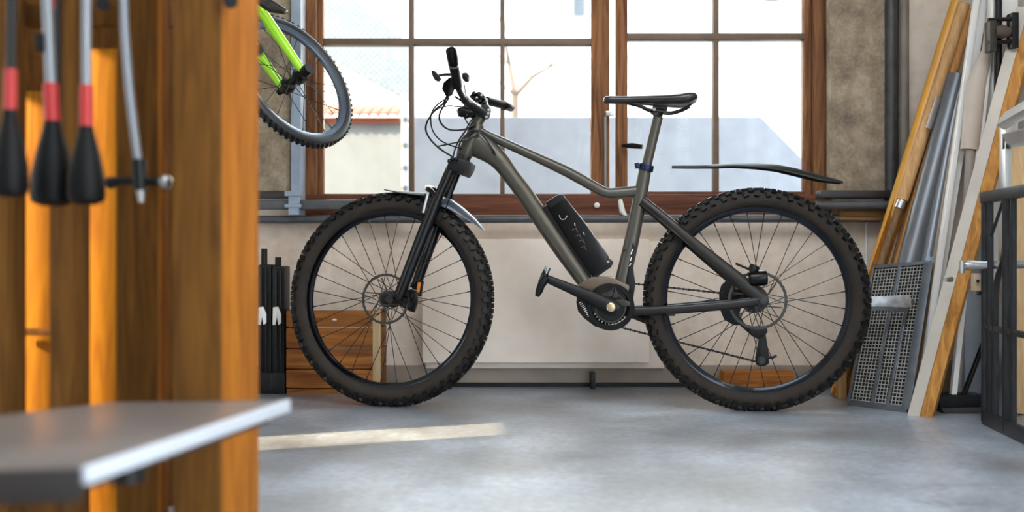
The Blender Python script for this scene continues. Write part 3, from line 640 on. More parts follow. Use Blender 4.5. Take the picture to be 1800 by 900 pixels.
cb = [
    ([(787, 165, -.22), (779, 182, -.2), (764, 194, -.16), (749, 219, -.1), (752, 238, -.08), (770, 259, -.06), (796, 276, -.06)], .0026),
    ([(838, 190, .02), (804, 187, .03), (783, 187, .02), (762, 197, .0), (749, 222, -.02), (757, 246, -.04), (780, 266, -.05)], .0022),
    ([(787, 172, -.18), (770, 183, -.14), (758, 200, -.1), (759, 225, -.06), (770, 243, -.04), (786, 253, -.03), (812, 262, -.03)], .0020),
    ([(789, 172, -.19), (776, 193, -.15), (772, 206, -.11), (777, 219, -.08), (791, 228, -.05), (814, 228, -.035), (836, 221, -.028)], .0026),
    ([(770, 257, -.05), (804, 250, -.045), (825, 244, -.035), (843, 236, -.028)], .0022),
    ([(836, 220, -.028), (822, 226, -.04), (808, 245, -.05), (800, 262, -.055), (796, 277, -.06)], .0024),
    ([(840, 229, -.028), (826, 231, -.036), (812, 246, -.045), (806, 262, -.05), (803, 278, -.06)], .0020),
    ([(834, 233, -.028), (818, 238, -.035), (808, 252, -.04), (804, 270, -.04)], .0018),
    ([(828, 230, -.036), (841, 231, -.036), (854, 245, -.036), (864, 260, -.034), (870, 268, -.033)], .0024),
    ([(800, 170, -.18), (818, 182, -.11), (834, 198, -.04)], .0026),
    ([(816, 206, -.01), (823, 218, -.02), (829, 226, -.027)], .0020),
    ([(833, 206, -.01), (824, 218, -.02), (814, 238, -.04)], .0018),
]
for pts, r in cb: MB().tube(cr([P(*p) for p in pts], 7), r * 1.2, n=7).build('cable', M['black'], bike)
MB().prism([P(x, y, -.034) for x, y in ((864, 267), (869, 264), (872, 274))], (0, .006, 0)).build('cable_port', M['black'], bike, .001)

# ------------------------------------------------------------------ outside the window
M['render'] = mat('white_render', '#f2efe9', .9, var=.03, vscale=2)
M['greywall'] = concrete('shadow_wall_grey', '#6f737c', '#858a93', .9, .9, 12, .1)
g_ = MB().bx(-16, 18, -14, 24, -.45, -.3).build('ground', concrete('yard_ground', '#8f8d88', '#b5b2ac', .9, .5, 8)); g_['kind'] = 'structure'; g_['label'] = 'pale paved yard outside the window'; g_['category'] = 'ground'
fac = thing('building', 'white rendered house across the yard behind the bare tree', 'building', (1.2, 12, -.3))
f0 = V(fac.location)
MB().bx(-3.4, 9.5, 12, 13, -.3, 7.5).shift(f0).build('wall', M['render'], fac)
for x0, x1, y0, y1 in ((1005, 1030, -70, 36), (1340, 1370, -70, 10)):
    a, b = W(x0, y1, 11.97), W(x1, y0, 11.97)
    w_ = MB().bx(a.x, b.x, 11.96, 12.0, a.z, b.z).shift(f0).build('window', mat('pale_shutter', '#8f8780', .7), fac)
    MB().bx(a.x + .03, b.x - .02, 11.94, 11.97, a.z + .06, b.z).shift(f0).build('pane', mat('dim_pane', '#3f454b', .3), w_)
    MB().bx(a.x - .06, b.x + .06, 11.9, 12.0, a.z - .08, a.z).shift(f0).build('sill', M['render'], w_)
MB().bx(-3.4, 9.5, 11.93, 12.0, W(0, 95, 12).z - .04, W(0, 95, 12).z + .04).shift(f0).build('string_course', M['render'], fac)
# grey wall added in place of the shadow across the white house
yw = 5.55
gw = MB().prism([W(724, 206, yw), W(1338, 205, yw), W(1424, 292, yw), W(1424, 620, yw), W(724, 620, yw)], (0, .22, 0)).build('shadow_wall', M['greywall'], None, .01)
tag(gw, 'grey sloping-ended wall in place of the shadow on the house outside', 'wall')
# shed with a red pantile roof edge
sh0 = W(640, 450, 6.6); shed = thing('garden_shed', 'pale shed with a red tiled roof edge outside the left panes', 'shed', (sh0.x, 6.6, -.3))
s0 = V(shed.location)
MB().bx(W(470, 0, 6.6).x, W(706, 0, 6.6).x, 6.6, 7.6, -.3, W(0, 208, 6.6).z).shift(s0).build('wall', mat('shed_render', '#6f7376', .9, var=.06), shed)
tm = None
for r in range(2):
    for k in range(14):
        xx = W(478 + k * 16.5, 0, 6.6).x; z0 = W(0, 208 - r * 14, 6.6).z
        if tm is None:
            tm = MB()
            n = 6; vs = []
            for yy, zz in ((0, 0), (.30, .085)):
                vs += [(.034 * math.cos(PI * q / n), yy, zz + .028 * math.sin(PI * q / n)) for q in range(n + 1)] + [(.026 * math.cos(PI * q / n), yy, zz + .018 * math.sin(PI * q / n)) for q in range(n, -1, -1)]
            m2 = 2 * (n + 1); tm.add(vs, [tuple(range(m2)), tuple(range(2 * m2 - 1, m2 - 1, -1))] + [(i, (i + 1) % m2, m2 + (i + 1) % m2, m2 + i) for i in range(m2)])
            tm = tm.mesh('roof_tile', mat('red_clay_tile', '#8a4632', .8, var=.3, vscale=5))
        o = bpy.data.objects.new('roof_tile', tm); C.objects.link(o); o.parent = shed; o.location = V((xx, 6.52 + r * .26, z0)) - s0
MB().prism([V((W(470, 0, 6.6).x, 6.56, W(0, 208, 6.6).z)), V((W(706, 0, 6.6).x, 6.56, W(0, 208, 6.6).z)), V((W(706, 0, 6.6).x, 7.3, W(0, 182, 6.6).z)), V((W(470, 0, 6.6).x, 7.3, W(0, 182, 6.6).z))], (0, 0, -.04)).shift(s0).build('roof_deck', mat('clay_deck', '#6f3828', .9), shed)
dp = thing('downpipe', 'grey banded downpipe outside beside the shed', 'pipe', W(711, 480, 6.5)); d0 = V(dp.location)
MB().tube([W(711, 480, 6.5), W(711, 165, 6.5)], .021, n=10).shift(d0).build('pipe', mat('zinc', '#8f979e', .5, .3), dp)
for yy in (215, 260, 300, 335): MB().tube([W(711, yy, 6.5), W(711, yy - 8, 6.5)], .026, n=10).shift(d0).build('bracket', M['greypipe'], dp)
# sloping slate roof of the house at left
rf = [W(380, -190, 9.2), W(590, -30, 9.2), W(722, 78, 9.2), W(722, 176, 9.2), W(566, 92, 9.2), W(380, -10, 9.2)]
mm, N, L, B = newmat('pale_slates'); br = N.new('ShaderNodeTexBrick'); br.inputs['Scale'].default_value = 9; br.inputs['Mortar Size'].default_value = .05
br.inputs['Color1'].default_value = lin('#777e85'); br.inputs['Color2'].default_value = lin('#6b7279'); br.inputs['Mortar'].default_value = lin('#434a51')
tc = N.new('ShaderNodeTexCoord'); mp = N.new('ShaderNodeMapping'); mp.inputs['Rotation'].default_value = (PI / 2, 0, 0); L.new(tc.outputs['Object'], mp.inputs[0]); L.new(mp.outputs[0], br.inputs['Vector']); L.new(br.outputs[0], B.inputs['Base Color']); B.inputs['Roughness'].default_value = .7
tag(MB().prism(rf, (0, .35, 0)).build('slate_roof', mm), 'pale slated gable band outside the top left pane', 'roof')
tag(MB().bx(-6.5, W(700, 0, 10).x, 10, 10.6, -.3, 6.8).build('gable_house', M['render']), 'white house end behind the red tiled shed', 'building')
# bare tree
bark = mat('pale_bark', '#5c5048', .9)
tr = MB(); ty = 9.0
def br_(p0, p1, r0, r1, mid=0):
    a, b = W(*p0, ty), W(*p1, ty); m_ = (a + b) / 2 + V((0, random.uniform(-.15, .15), mid)); tr.tube([a, m_, b], [r0, (r0 + r1) / 2, r1], n=6)
br_((905, 560), (905, 168), .05, .035); br_((905, 168), (886, 60), .03, .014, .02); br_((905, 168), (965, 118), .03, .016, .02); br_((965, 118), (1005, 98), .016, .007); br_((965, 118), (990, 60), .012, .005)
br_((890, 110), (860, 70), .012, .005); br_((905, 168), (850, 130), .014, .006); br_((930, 146), (940, 90), .012, .005); br_((886, 60), (900, 10), .012, .005); br_((886, 60), (868, 5), .01, .004)
t0 = thing('bare_tree', 'bare leafless tree beyond the middle panes', 'tree', W(905, 560, ty)); tr.shift(t0.location).build('branches', bark, t0)

# ------------------------------------------------------------------ crate and black cases by the wall
cw_ = wood('crate_wood', '#6a3d1b', '#a5682f', 'x', 9, .5); cr_ = thing('wooden_crate', 'brown plank crate behind the front bicycle wheel', 'crate', W(586, 680, 3.72) * 1.0)
cr_.location = (W(586, 0, 3.72).x, 3.8, 0); c0 = V(cr_.location); yc = 3.72
for y0, y1 in ((546, 574), (577, 612), (614, 648), (650, 682)):
    a, b = W(503, y1, yc), W(655, y0, yc); MB().bx(a.x, b.x, yc, yc + .02, max(a.z, .0), b.z).shift(c0).build('plank', cw_, cr_, .003)
    MB().bx(W(660, 0, yc).x, W(668, 0, yc).x, yc + .02, yc + .19, max(a.z, 0), b.z).shift(c0).build('plank', cw_, cr_, .003)
    MB().bx(a.x, a.x + .018, yc + .02, yc + .19, max(a.z, 0), b.z).shift(c0).build('plank', cw_, cr_, .003)
MB().bx(W(655, 0, yc).x, W(669, 0, yc).x, yc - .004, yc + .02, 0, W(0, 545, yc).z).shift(c0).build('corner_post', wood('post_pale', '#a38660', '#c4ab84', 'z', 10), cr_, .003)
MB().bx(W(503, 0, yc).x, W(660, 0, yc).x, yc + .01, yc + .2, 0, .02).shift(c0).build('bottom', cw_, cr_)
MB().ball(W(588, 562, yc - .002), (.009, .004, .004), 10, 6).shift(c0).build('handle_slot', M['white'], cr_)
for i, (x0, x1, yt, lab) in enumerate(((452, 477, 455, 'tall black rail case against the wall, left of the pair'), (478, 500, 458, 'tall black rail case next to the wooden crate, right of the pair'))):
    t = thing('rail_case', lab, 'case', (W((x0 + x1) / 2, 0, 3.75).x, 3.8, 0), group='black cases by the left wall foot'); t0 = V(t.location)
    MB().bx(W(x0, 0, 3.75).x, W(x1, 0, 3.75).x, 3.75, 3.85, 0, W(0, yt + 10, 3.75).z).shift(t0).build('body', M['black'], t, .008)
    MB().bx(W(x0 + 5, 0, 3.74).x, W(x0 + 9, 0, 3.74).x, 3.742, 3.752, .06, W(0, yt + 16, 3.75).z).shift(t0).build('trim_strip', M['fork'], t, .001)
    MB().bx(W(x0 + 14, 0, 3.74).x, W(x0 + 17, 0, 3.74).x, 3.742, 3.752, .06, W(0, yt + 16, 3.75).z).shift(t0).build('trim_strip', M['fork'], t, .001)
    MB().bx(W(x0 - 1, 0, 3.74).x, W(x1 + 1, 0, 3.74).x, 3.735, 3.86, 0, W(0, 655, 3.74).z).shift(t0).build('foot', M['black'], t, .005)
    MB().tube([W((x0 + x1) / 2, yt + 12, 3.8), W((x0 + x1) / 2, yt - 18 + 12 * i, 3.8)], .012, n=10).shift(t0).build('cap', M['black'], t)
    MB().prism([W(x, y, 3.74) for x, y in ((x0 + 3, 540), (x0 + 12, 539), (x0 + 17, 552), (x0 + 17, 568), (x0 + 12, 571), (x0 + 10, 556), (x0 + 7, 571), (x0 + 2, 571))], (0, -.012, 0)).shift(t0).build('clip', M['white'], t, .002)
# low wooden pieces behind the rear wheel
tag(MB().bx(W(1265, 0, 3.9).x, W(1385, 0, 3.9).x, 3.82, 3.9, 0, W(0, 651, 3.86).z).build('lumber_offcut', wood('offcut', '#8a4f20', '#bd7d3c', 'x', 12), None, .004), 'orange-brown lumber offcut on floor behind rear wheel', 'lumber')
tag(MB().bx(W(1474, 0, 3.6).x, W(1489, 0, 3.6).x, 3.6, 3.66, 0, W(0, 620, 3.6).z).build('lumber_stub', wood('stub', '#9a7248', '#c39a68', 'z', 12), None, .004), 'short upright lumber stub beside the wire grille', 'lumber')

# ------------------------------------------------------------------ green bicycle hanging at the left
GC = W(516, 142, 3.62); GR = .272
gn = V((1.4386, -1, .784)).normalized()              # axle direction
fd = W(516, 142, 3.62) - W(462, 36, 3.56); fd = (fd - gn * fd.dot(gn)).normalized()   # fork direction, crown to axle
gx = -gn.cross(fd)
gb = thing('hanging_bicycle', 'small lime green bicycle hung up by the window, wheel jutting out', 'bicycle', GC)
Rq = Matrix((fd.cross(gn).normalized(), gn, fd)).transposed().to_quaternion()
make_wheel(gb, 'front_wheel', (0, 0, 0), GR, knobs=False, nsp=24, rotor=0, tw=.021, rot=Rq, rimR=GR - .038)
for ch_ in list(gb.children[0].children):
    if ch_.name.startswith('rim'): ch_.data.materials[0] = mat('pale_rim', '#6f7f92', .25, .7)
    if ch_.name.startswith('tyre'): ch_.data.materials[0] = mat('green_bike_tyre', '#26292e', .5)
tk = MB()
for k in range(70):
    a = 2 * PI * k / 70
    for s in (-.011, 0, .011): tk.box(V((math.cos(a + s * 2) * (GR - .004), s, math.sin(a + s * 2) * (GR - .004))), (.005, .008, .010), Matrix.Rotation(-a, 3, 'Y'))
tk.build('tread_knobs', M['knob'], gb.children[0], kind='stuff')
for s in (-1, 1):
    e_ = gn * (s * .058); top = -fd * .36 + gn * (s * .060)
    MB().tube([e_ + fd * .0, e_ - fd * .04, (e_ + top) / 2, top], [.012, .016, .020, .021], n=14).build('fork_blade', M['green'], gb)
    MB().ball(e_, .018, 10, 8).build('axle_nut', M['rotor'], gb)
    MB().tube([e_ + gn * s * .0, e_ + gn * (s * .028)], .012, n=12).build('axle_end', M['black'], gb)
MB().tube([-gn * .07, gn * .085], .016, n=12).build('axle', M['black'], gb)
for k, q in enumerate((-.05, -.02, .02, .05)): MB().ball(gn * q + fd * .012, .016, 8, 6).build('hub_grime', M['rotor'], gb)
MB().tube([gn * .09, gn * .06 + fd * .0], .021, n=12).build('quick_release', M['black'], gb)
MB().box(-fd * .36, (.14, .05, .05), Matrix((gn, fd.cross(gn), fd)).transposed()).build('fork_crown', M['green'], gb, .012)
MB().tube([-fd * .36, -fd * .56], .024, n=14).build('head_tube', M['green'], gb)
MB().tube([-fd * .52, -fd * .75 - gx * .0 + fd.cross(gn) * .45], .018, n=12).build('top_tube', M['green'], gb)
MB().tube([-fd * .42, -fd * .45 + fd.cross(gn) * .55], .020, n=12).build('down_tube', M['green'], gb)
MB().tube([-fd * .62 - gn * .28, -fd * .60, -fd * .62 + gn * .28], .012, n=10).build('handlebar', M['black'], gb)
MB().tube([-fd * .56, -fd * .62], .018, n=10).build('stem', M['black'], gb)
bk = W(478, 12, 3.45) - GC
MB().tube([bk + V((-.05, 0, .03)), bk, bk + V((.05, -.01, -.02))], [.018, .022, .010], n=10).build('brake_arm', M['rotor'], gb)
MB().prism([W(478, 16, 3.44) - GC, W(500, 12, 3.44) - GC, W(506, 19, 3.44) - GC, W(498, 24, 3.44) - GC], (0, .01, 0)).build('brake_pad', mat('pale_pad', '#cdbfae', .5), gb, .002)

# ------------------------------------------------------------------ timber partition at the left, with the poles hung on it
RT = (0, 0, math.radians(-12))
part = thing('timber_partition', 'rough pine partition of studs and boards filling the left foreground', 'partition', (-.62, 1.7, 0))
p0 = V(part.location)
def stud(pxc, Yc, w, d, z1, m, name='stud', rot=-12, z0=0.0):  # near right corner at photo column pxc
    c_ = V(((pxc - 900) * Yc / FPX, Yc, 0)); R_ = Matrix.Rotation(math.radians(rot), 3, 'Z')
    return MB().box(c_ + R_ @ V((-w / 2, d / 2, 0)) + V((0, 0, (z0 + z1) / 2)) - p0, (w, d, z1 - z0), R_).build(name, m, part, .003)
stud(384, 1.60, .026, .143, 2.9, M['pine'], 'post')
c_fr = stud(385, 1.589, .082, .011, 2.9, M['pine_dark'])  # thin dark facing: shade on the post's front put into its colour
stud(282, 1.78, .088, .03, 2.9, M['pine_dark'])
stud(283, 1.70, .006, .025, 2.9, M['pine'], 'lit_edge_strip')  # thin lighter strip painting the lit side face of the stud
stud(128, 1.74, .046, .05, 2.9, M['pine_dark'])
stud(13, 1.78, .10, .05, 2.9, M['pine_dark'])
for pxr, pxl, yt, Yb in ((205, 120, 85, 2.0), (90, 20, 160, 2.03)):
    a, b = W(pxl, 900, Yb), W(pxr, yt, Yb); MB().bx(a.x, b.x, Yb, Yb + .025, .0, b.z).shift(p0).build('board', M['pine_warm'], part, .003)
a, b = W(-60, 0, 2.06), W(330, 0, 2.06)
n_b = 5; wdt = (b.x - a.x) / n_b
for k in range(n_b): MB().bx(a.x + k * wdt + .0003, a.x + (k + 1) * wdt - .0003, 2.06, 2.085, 0, 2.9).shift(p0).build('back_board', M['pine_dark'], part, .003)
a, b = W(-60, 45, 1.88), W(300, 25, 1.88); MB().bx(a.x, b.x, 1.88, 1.91, a.z, b.z + .02).shift(p0).build('hanging_rail', M['pine_dark'], part, .003)
a, b = W(0, 590, 1.99), W(90, 578, 1.99); MB().bx(a.x, b.x, 1.99, 2.012, a.z, b.z).shift(p0).build('cross_batten', M['pine_dark'], part, .002)
for px, py, Y in ((181, 8, 1.8), (452, 88, 1.78), (405, 2, 1.6)):
    MB().tube([W(px, py, Y), W(px, py, Y - .03)], .012, n=10).shift(p0).build('screw_head', M['black'], part)
# ledge board
st = .30; hh = EYE - st
def onz(px, py): Y = hh * FPX / (py - 450); return V(((px - 900) * Y / FPX, Y, st))
led = thing('ledge_board', 'whitish ledge board jutting out at lower left foreground', 'shelf', onz(300, 760)); l0 = V(led.location)
poly = [onz(505, 703), onz(145, 822), onz(-80, 828), onz(-80, 738), onz(200, 707)]
MB().prism([p - l0 for p in poly], (0, 0, -.017)).build('board', mat('pale_laminate', '#5f5a57', .3, var=.25, vscale=4), led, .003)
MB().bar(poly[0] - l0 + V((.002, .001, -.0085)), poly[1] - l0 + V((.002, -.001, -.0085)), .018, .006, (1, 0, 0)).build('lit_edge_band', mat('lit_edge_tone', '#b9bec6', .4), led, .001)  # lighter strip: window light on the board's edge put into colour
MB().prism([p - l0 + V((-.03, .02, -.018)) for p in (poly[0], poly[1], poly[2], poly[3])], (0, 0, -.02)).build('under_frame', mat('dark_stained_frame', '#3a2c22', .6), led, .002)
MB().bar(poly[1] - l0 + V((0, -.004, -.017)), poly[2] - l0 + V((0, -.004, -.017)), .034, .006, (0, 1, 0)).build('front_band', mat('dark_band', '#1c1512', .5), led, .001)
MB().tube([onz(200, 790) - l0 + V((0, .04, -.018)), onz(200, 790) - l0 + V((0, .04, -.045))], .02, n=12).build('fixing', M['black'], led)
MB().bar(V((-.60, 1.30, 0)) - l0, V((-.60, 1.30, st - .03)) - l0, .05, .05).build('leg', M['pine_dark'], led)
# hung poles with black bulbous heads
def paddle(px, Y, y_head0, y_head1, hwpx, ysl, shaft, lab, px_top=None, clip_=False):
    b = W(px, y_head1, Y); t = thing('hanging_brush', lab, 'brush', b, group='brushes hung on the partition'); k = Y / FPX
    tp = W(px_top if px_top else px, -330, Y) - b
    hz = (y_head1 - y_head0) * k
    MB().lathe([(hwpx * k * .5, 0), (hwpx * k * .92, .006), (hwpx * k, hz * .12), (hwpx * k * .95, hz * .35), (hwpx * k * .72, hz * .62), (hwpx * k * .45, hz * .85), (hwpx * k * .33, hz)], n=20).build('head', M['brush_black'], t)
    sd_ = (tp - V((0, 0, hz))).normalized(); s0_ = V((0, 0, hz))
    l_ = (y_head0 - ysl) * k
    MB().tube([s0_ - sd_ * .005, s0_ + sd_ * l_], hwpx * k * .36, n=14).build('sleeve', M['red'], t)
    MB().tube([s0_ + sd_ * l_ * .9, tp], hwpx * k * .26, n=12).build('shaft', shaft, t)
    if clip_: MB().box(s0_ + sd_ * (l_ + .065) + V((-.012, 0, 0)), (.014, .02, .03)).build('clip', M['black'], t, .002)
    MB().tube([tp, tp + V((0, .12 + (1.9 - Y), 0))], .006, n=8).build('hook', M['steel'], t)
paddle(18, 1.52, 188, 346, 31, 122, M['black'], 'black brush head with red sleeve, leftmost of the three hung brushes', 26)
paddle(92, 1.60, 208, 362, 37, 147, M['pole'], 'black brush head with silver shaft and clip, middle of three hung brushes', 68, True)
paddle(152, 1.56, 217, 360, 32, 150, M['pole'], 'black brush head with red sleeve nearest the bare silver pole, rightmost brush', 150)
# black pole beside the middle brush and a thin silver pole
bp = thing('black_pole', 'plain black pole hanging behind the middle brush', 'pole', W(98, 300, 1.66)); b0 = V(bp.location)
MB().tube([W(98, 300, 1.66), W(98, -330, 1.66)], .0085, n=12).shift(b0).build('shaft', M['black'], bp)
MB().tube([W(88, 18, 1.655), W(88, -20, 1.655)], .010, n=12).shift(b0).build('red_band', M['red'], bp)
MB().tube([W(98, -330, 1.66), W(98, -330, 1.95)], .006, n=8).shift(b0).build('hook', M['steel'], bp)
sp = thing('silver_pole', 'thin curved silver pole hanging with a black tip', 'pole', W(247, 352, 1.66)); b0 = V(sp.location)
MB().tube(cr([W(214, -330, 1.66), W(217, 0, 1.66), W(224, 120, 1.66), (W(233, 210, 1.66)), W(243, 288, 1.66)], 6), [.0075] * 25, n=12).shift(b0).build('shaft', M['pole'], sp)
MB().tube([W(244, 280, 1.66), W(247, 335, 1.66)], [.012, .010], n=12).shift(b0).build('tip', M['black'], sp)
MB().tube([W(247, 333, 1.66), W(249, 356, 1.66)], [.008, .005], n=10).shift(b0).build('ferrule', M['steel'], sp)
MB().tube([W(193, 322, 1.68), W(215, 318, 1.67), W(290, 320, 1.66)], [.011, .007, .007], n=10).shift(b0).build('cross_pin', M['black'], sp)
MB().ball(W(291, 320, 1.655), .012, 10, 8).shift(b0).build('pin_knob', M['steel'], sp)
MB().tube([W(214, -330, 1.66), W(214, -330, 1.82)], .006, n=8).shift(b0).build('hook', M['steel'], sp)

# ------------------------------------------------------------------ things leaning against the right wall
def leaner(name, lab, cat, a, b, kind, m, w, d=None, ref=(0, 1, 0), extra=None, group=None):
    """a, b = (px, py, Y) of foot and top; run the foot down to the floor along the line"""
    A, B_ = W(*a), W(*b); dr = (B_ - A); A2 = A - dr * (A.z / dr.z) if A.z > 0 else A
    A2.z = max(A2.z, .0)
    t = MB()
    if kind == 'tube': t.tube([A2 - V(A2), B_ - A2], w, n=16)
    else: t.bar(A2 - A2, B_ - A2, w, d, ref)
    o = t.build(name, m, None, .002 if kind != 'tube' else 0); o.location = A2 + V((0, 0, .004))
    tag(o, lab, cat, group); return o
yel = mat('yellow_varnish', '#d49a3c', .4, var=.1); tan = wood('tan_dowel', '#b98a5a', '#d2a878', 'z', 14, .55, False)
leaner('round_pole', 'glossy yellow round pole, leftmost of the leaning poles', 'pole', (1552, 430, 3.72), (1682, 6, 3.78), 'tube', yel, .0235)
tp_ = thing('telescopic_pole', 'tan round pole with a chrome ferrule, second of the leaning poles', 'pole', W(1580, 364, 3.68)); t0 = V(tp_.location)
MB().tube([W(1586, 352, 3.68), W(1695, 8, 3.74)], .0215, n=16).shift(t0).build('shaft', tan, tp_)
MB().tube([W(1580, 366, 3.68), W(1586, 352, 3.68)], .0175, n=14).shift(t0).build('ferrule', M['silver'], tp_)
f_ = W(1580, 366, 3.68); dr = W(1695, 8, 3.74) - f_; MB().tube([f_ - dr * (f_.z / dr.z) + V((0, 0, .006)), f_], .014, n=12).shift(t0).build('inner_shaft', wood('grey_wood', '#6e543a', '#8c6d4c', 'z', 14, .6, False), tp_)
leaner('round_pole', 'light brown round pole, third of the leaning poles', 'pole', (1612, 352, 3.66), (1707, 20, 3.74), 'tube', wood('brown_dowel', '#a9743f', '#c08c55', 'z', 14, .55, False), .0175)
leaner('wooden_batten', 'flat pine batten standing behind the wire grille', 'lumber', (1548, 460, 3.70), (1640, 160, 3.78), 'bar', M['pine'], .05, .03)
leaner('wooden_batten', 'darker pine batten leaning next to the grey profile', 'lumber', (1580, 462, 3.66), (1650, 200, 3.78), 'bar', wood('batten2', '#7d5630', '#a67a4a', 'z', 12), .045, .03)
ag = mat('grey_profile', '#6c6e72', .35, .3, var=.12, vscale=5)
leaner('metal_profile', 'wide dark grey metal profile leaning in the middle of the stack', 'profile', (1605, 440, 3.60), (1684, 138, 3.70), 'tube', ag, .042)
leaner('metal_profile', 'narrow mid grey metal profile right of the wide one', 'profile', (1632, 450, 3.56), (1690, 136, 3.68), 'tube', mat('grey_profile_b', '#82858a', .35, .3), .022)
leaner('glass_strip', 'pale blue strip leaning between grey profile and white boards', 'strip', (1640, 455, 3.54), (1682, 250, 3.66), 'bar', mat('pale_blue', '#a9bccb', .2), .05, .006)
MB().bar(W(1632, 226, 3.655), W(1650, 170, 3.665), .022, .006).shift(V(tp_.location)).build('chrome_strip', M['silver'], tp_, .002)
wp = mat('white_profile', '#dcdad6', .35, var=.05)
for i, (a, b, w_, lab) in enumerate((((1650, 470, 3.40), (1722, -40, 3.50), .018, 'long white plastic profile, left of the tall white three'), ((1664, 420, 3.44), (1736, -40, 3.52), .022, 'long white plastic profile, middle of the tall white three'), ((1704, 420, 3.36), (1752, -40, 3.46), .018, 'long white plastic profile, right of the tall white three'))):
    leaner('white_profile', lab, 'profile', a, b, 'bar', wp, w_, .02, group='tall white profiles by the right wall')
leaner('wooden_batten', 'slim brown batten between the white profiles', 'lumber', (1655, 440, 3.48), (1712, 80, 3.6), 'bar', tan, .03, .02)
leaner('grey_board', 'smooth taupe board leaning behind the big plank', 'board', (1668, 400, 3.50), (1722, 60, 3.60), 'bar', mat('taupe_board', '#9a8d80', .5, var=.08), .075, .014)
ro = thing('paper_roll', 'beige wrapped roll propped among the white profiles', 'roll', W(1706, 264, 3.40)); t0 = V(ro.location)
MB().tube([W(1706, 264, 3.40), W(1716, 150, 3.42), W(1736, 92, 3.44)], [.034, .034, .022], .022, n=16, ref=(1, 0, 0)).shift(t0).build('wrapping', mat('beige_paper', '#b5a79a', .6, var=.08, vscale=10), ro)
MB().tube([W(1736, 96, 3.44), W(1752, -40, 3.5)], [.02, .018], n=12).shift(t0).build('neck', mat('beige_paper_b', '#c4b9ae', .6), ro)
f_ = W(1706, 264, 3.40); MB().tube([V((f_.x - .07, 3.36, .002)), f_], .016, n=10).shift(t0).build('core', mat('grey_core', '#8f8780', .6), ro)
# big plank with white edge
A_, B_ = W(1618, 731, 3.22), W(1797, 60, 3.36); A_.z = 0.0
pk = thing('leaning_plank', 'thick pine plank with white edge leaning at right', 'plank', A_); dr = (B_ - A_)
pw = wood('plank_orange', '#94622c', '#c78f4a', 'z', 12)
t = dr.normalized(); fn = V((-.55, -.84, 0)); fn = (fn - t * fn.dot(t)).normalized(); sn = t.cross(fn)
def plank(mb, s0, s1, d0, d1):
    q = []
    for base in (V((0, 0, 0)), dr * 1.07):
        for s_, d_ in ((s0, d0), (s1, d0), (s1, d1), (s0, d1)):
            p_ = base + sn * s_ + fn * d_
            if base.length == 0: p_ = p_ - t * (p_.z / t.z) + t * .0
            q.append(p_)
    return mb.add(q, [(3, 2, 1, 0), (4, 5, 6, 7), (0, 1, 5, 4), (1, 2, 6, 5), (2, 3, 7, 6), (3, 0, 4, 7)])
plank(MB(), -.036, .036, -.045, .006).build('plank_body', pw, pk, .002)
plank(MB(), -.037, -.001, .006, .012).build('white_edge', mat('edge_white', '#b9b0a4', .55, var=.1), pk, .001)
MB().tube([W(1672, 491, 3.12) - A_, W(1662, 492, 3.09) - A_], [.009, .006], n=10).build('bolt', M['steel'], pk)
# wire grille
gl = thing('wire_grille', 'dark framed wire grille with a silver plate leaning by rear wheel', 'grille', W(1568, 700, 3.4)); t0 = V(gl.location)
TL, TR, BR, BL = W(1536, 470, 3.58), W(1636, 462, 3.46), W(1596, 712, 3.30), W(1492, 688, 3.46)
BR.z = .008; BL.z = .008
def gp_(u, v): return (TL * (1 - u) + TR * u) * (1 - v) + (BL * (1 - u) + BR * u) * v
gnm = (TR - TL).cross(BL - TL).normalized(); gnm = gnm if gnm.y < 0 else -gnm
fm = mat('grille_frame', '#55585c', .45, .5, var=.2, vscale=20)
for a, b, w_ in (((0, 0), (1, 0), .014), ((0, 1), (1, 1), .022), ((0, 0), (0, 1), .010), ((.97, 0), (.97, 1), .030), ((.47, 0), (.40, 1), .012), ((.72, .32), (.66, 1), .012)):
    MB().bar(gp_(*a) - t0, gp_(*b) - t0, w_, .014, gnm).build('frame_bar', fm, gl, .002)
wm = MB(); nu, nv = 18, 40
for i in range(1, nu): wm.tube([gp_(i / nu, v / 10) - t0 + gnm * (.001 if i % 2 else -.001) for v in range(11)], .0016, n=4, cap=False)
for j in range(1, nv): wm.tube([gp_(u / 6, j / nv) - t0 for u in range(7)], .0018, n=4, cap=False)
wm.build('wire_mesh', mat('wire_grey', '#aaa9a3', .45, .4), gl, kind='stuff')
MB().prism([gp_(u, v) - t0 - gnm * .012 for u, v in ((.02, .02), (.96, .02), (.96, .98), (.02, .98))], -gnm * .004).build('backing', mat('dark_backing', '#1c1b1b', .8), gl)
MB().prism([W(x, y, 3.38) - t0 for x, y in ((1531, 521), (1601, 519), (1603, 541), (1531, 539))], (0, .012, 0)).build('plate', mat('galvanised', '#b4b7ba', .35, .7, var=.35, vscale=40), gl, .002)
MB().prism([W(x, y, 3.385) - t0 for x, y in ((1533, 539), (1597, 541), (1594, 549), (1533, 545))], (0, .014, 0)).build('plate_lip', fm, gl, .001)
MB().tube([W(1602, 531, 3.39) - t0, W(1606, 531, 3.385) - t0], .011, n=10).build('latch', fm, gl)
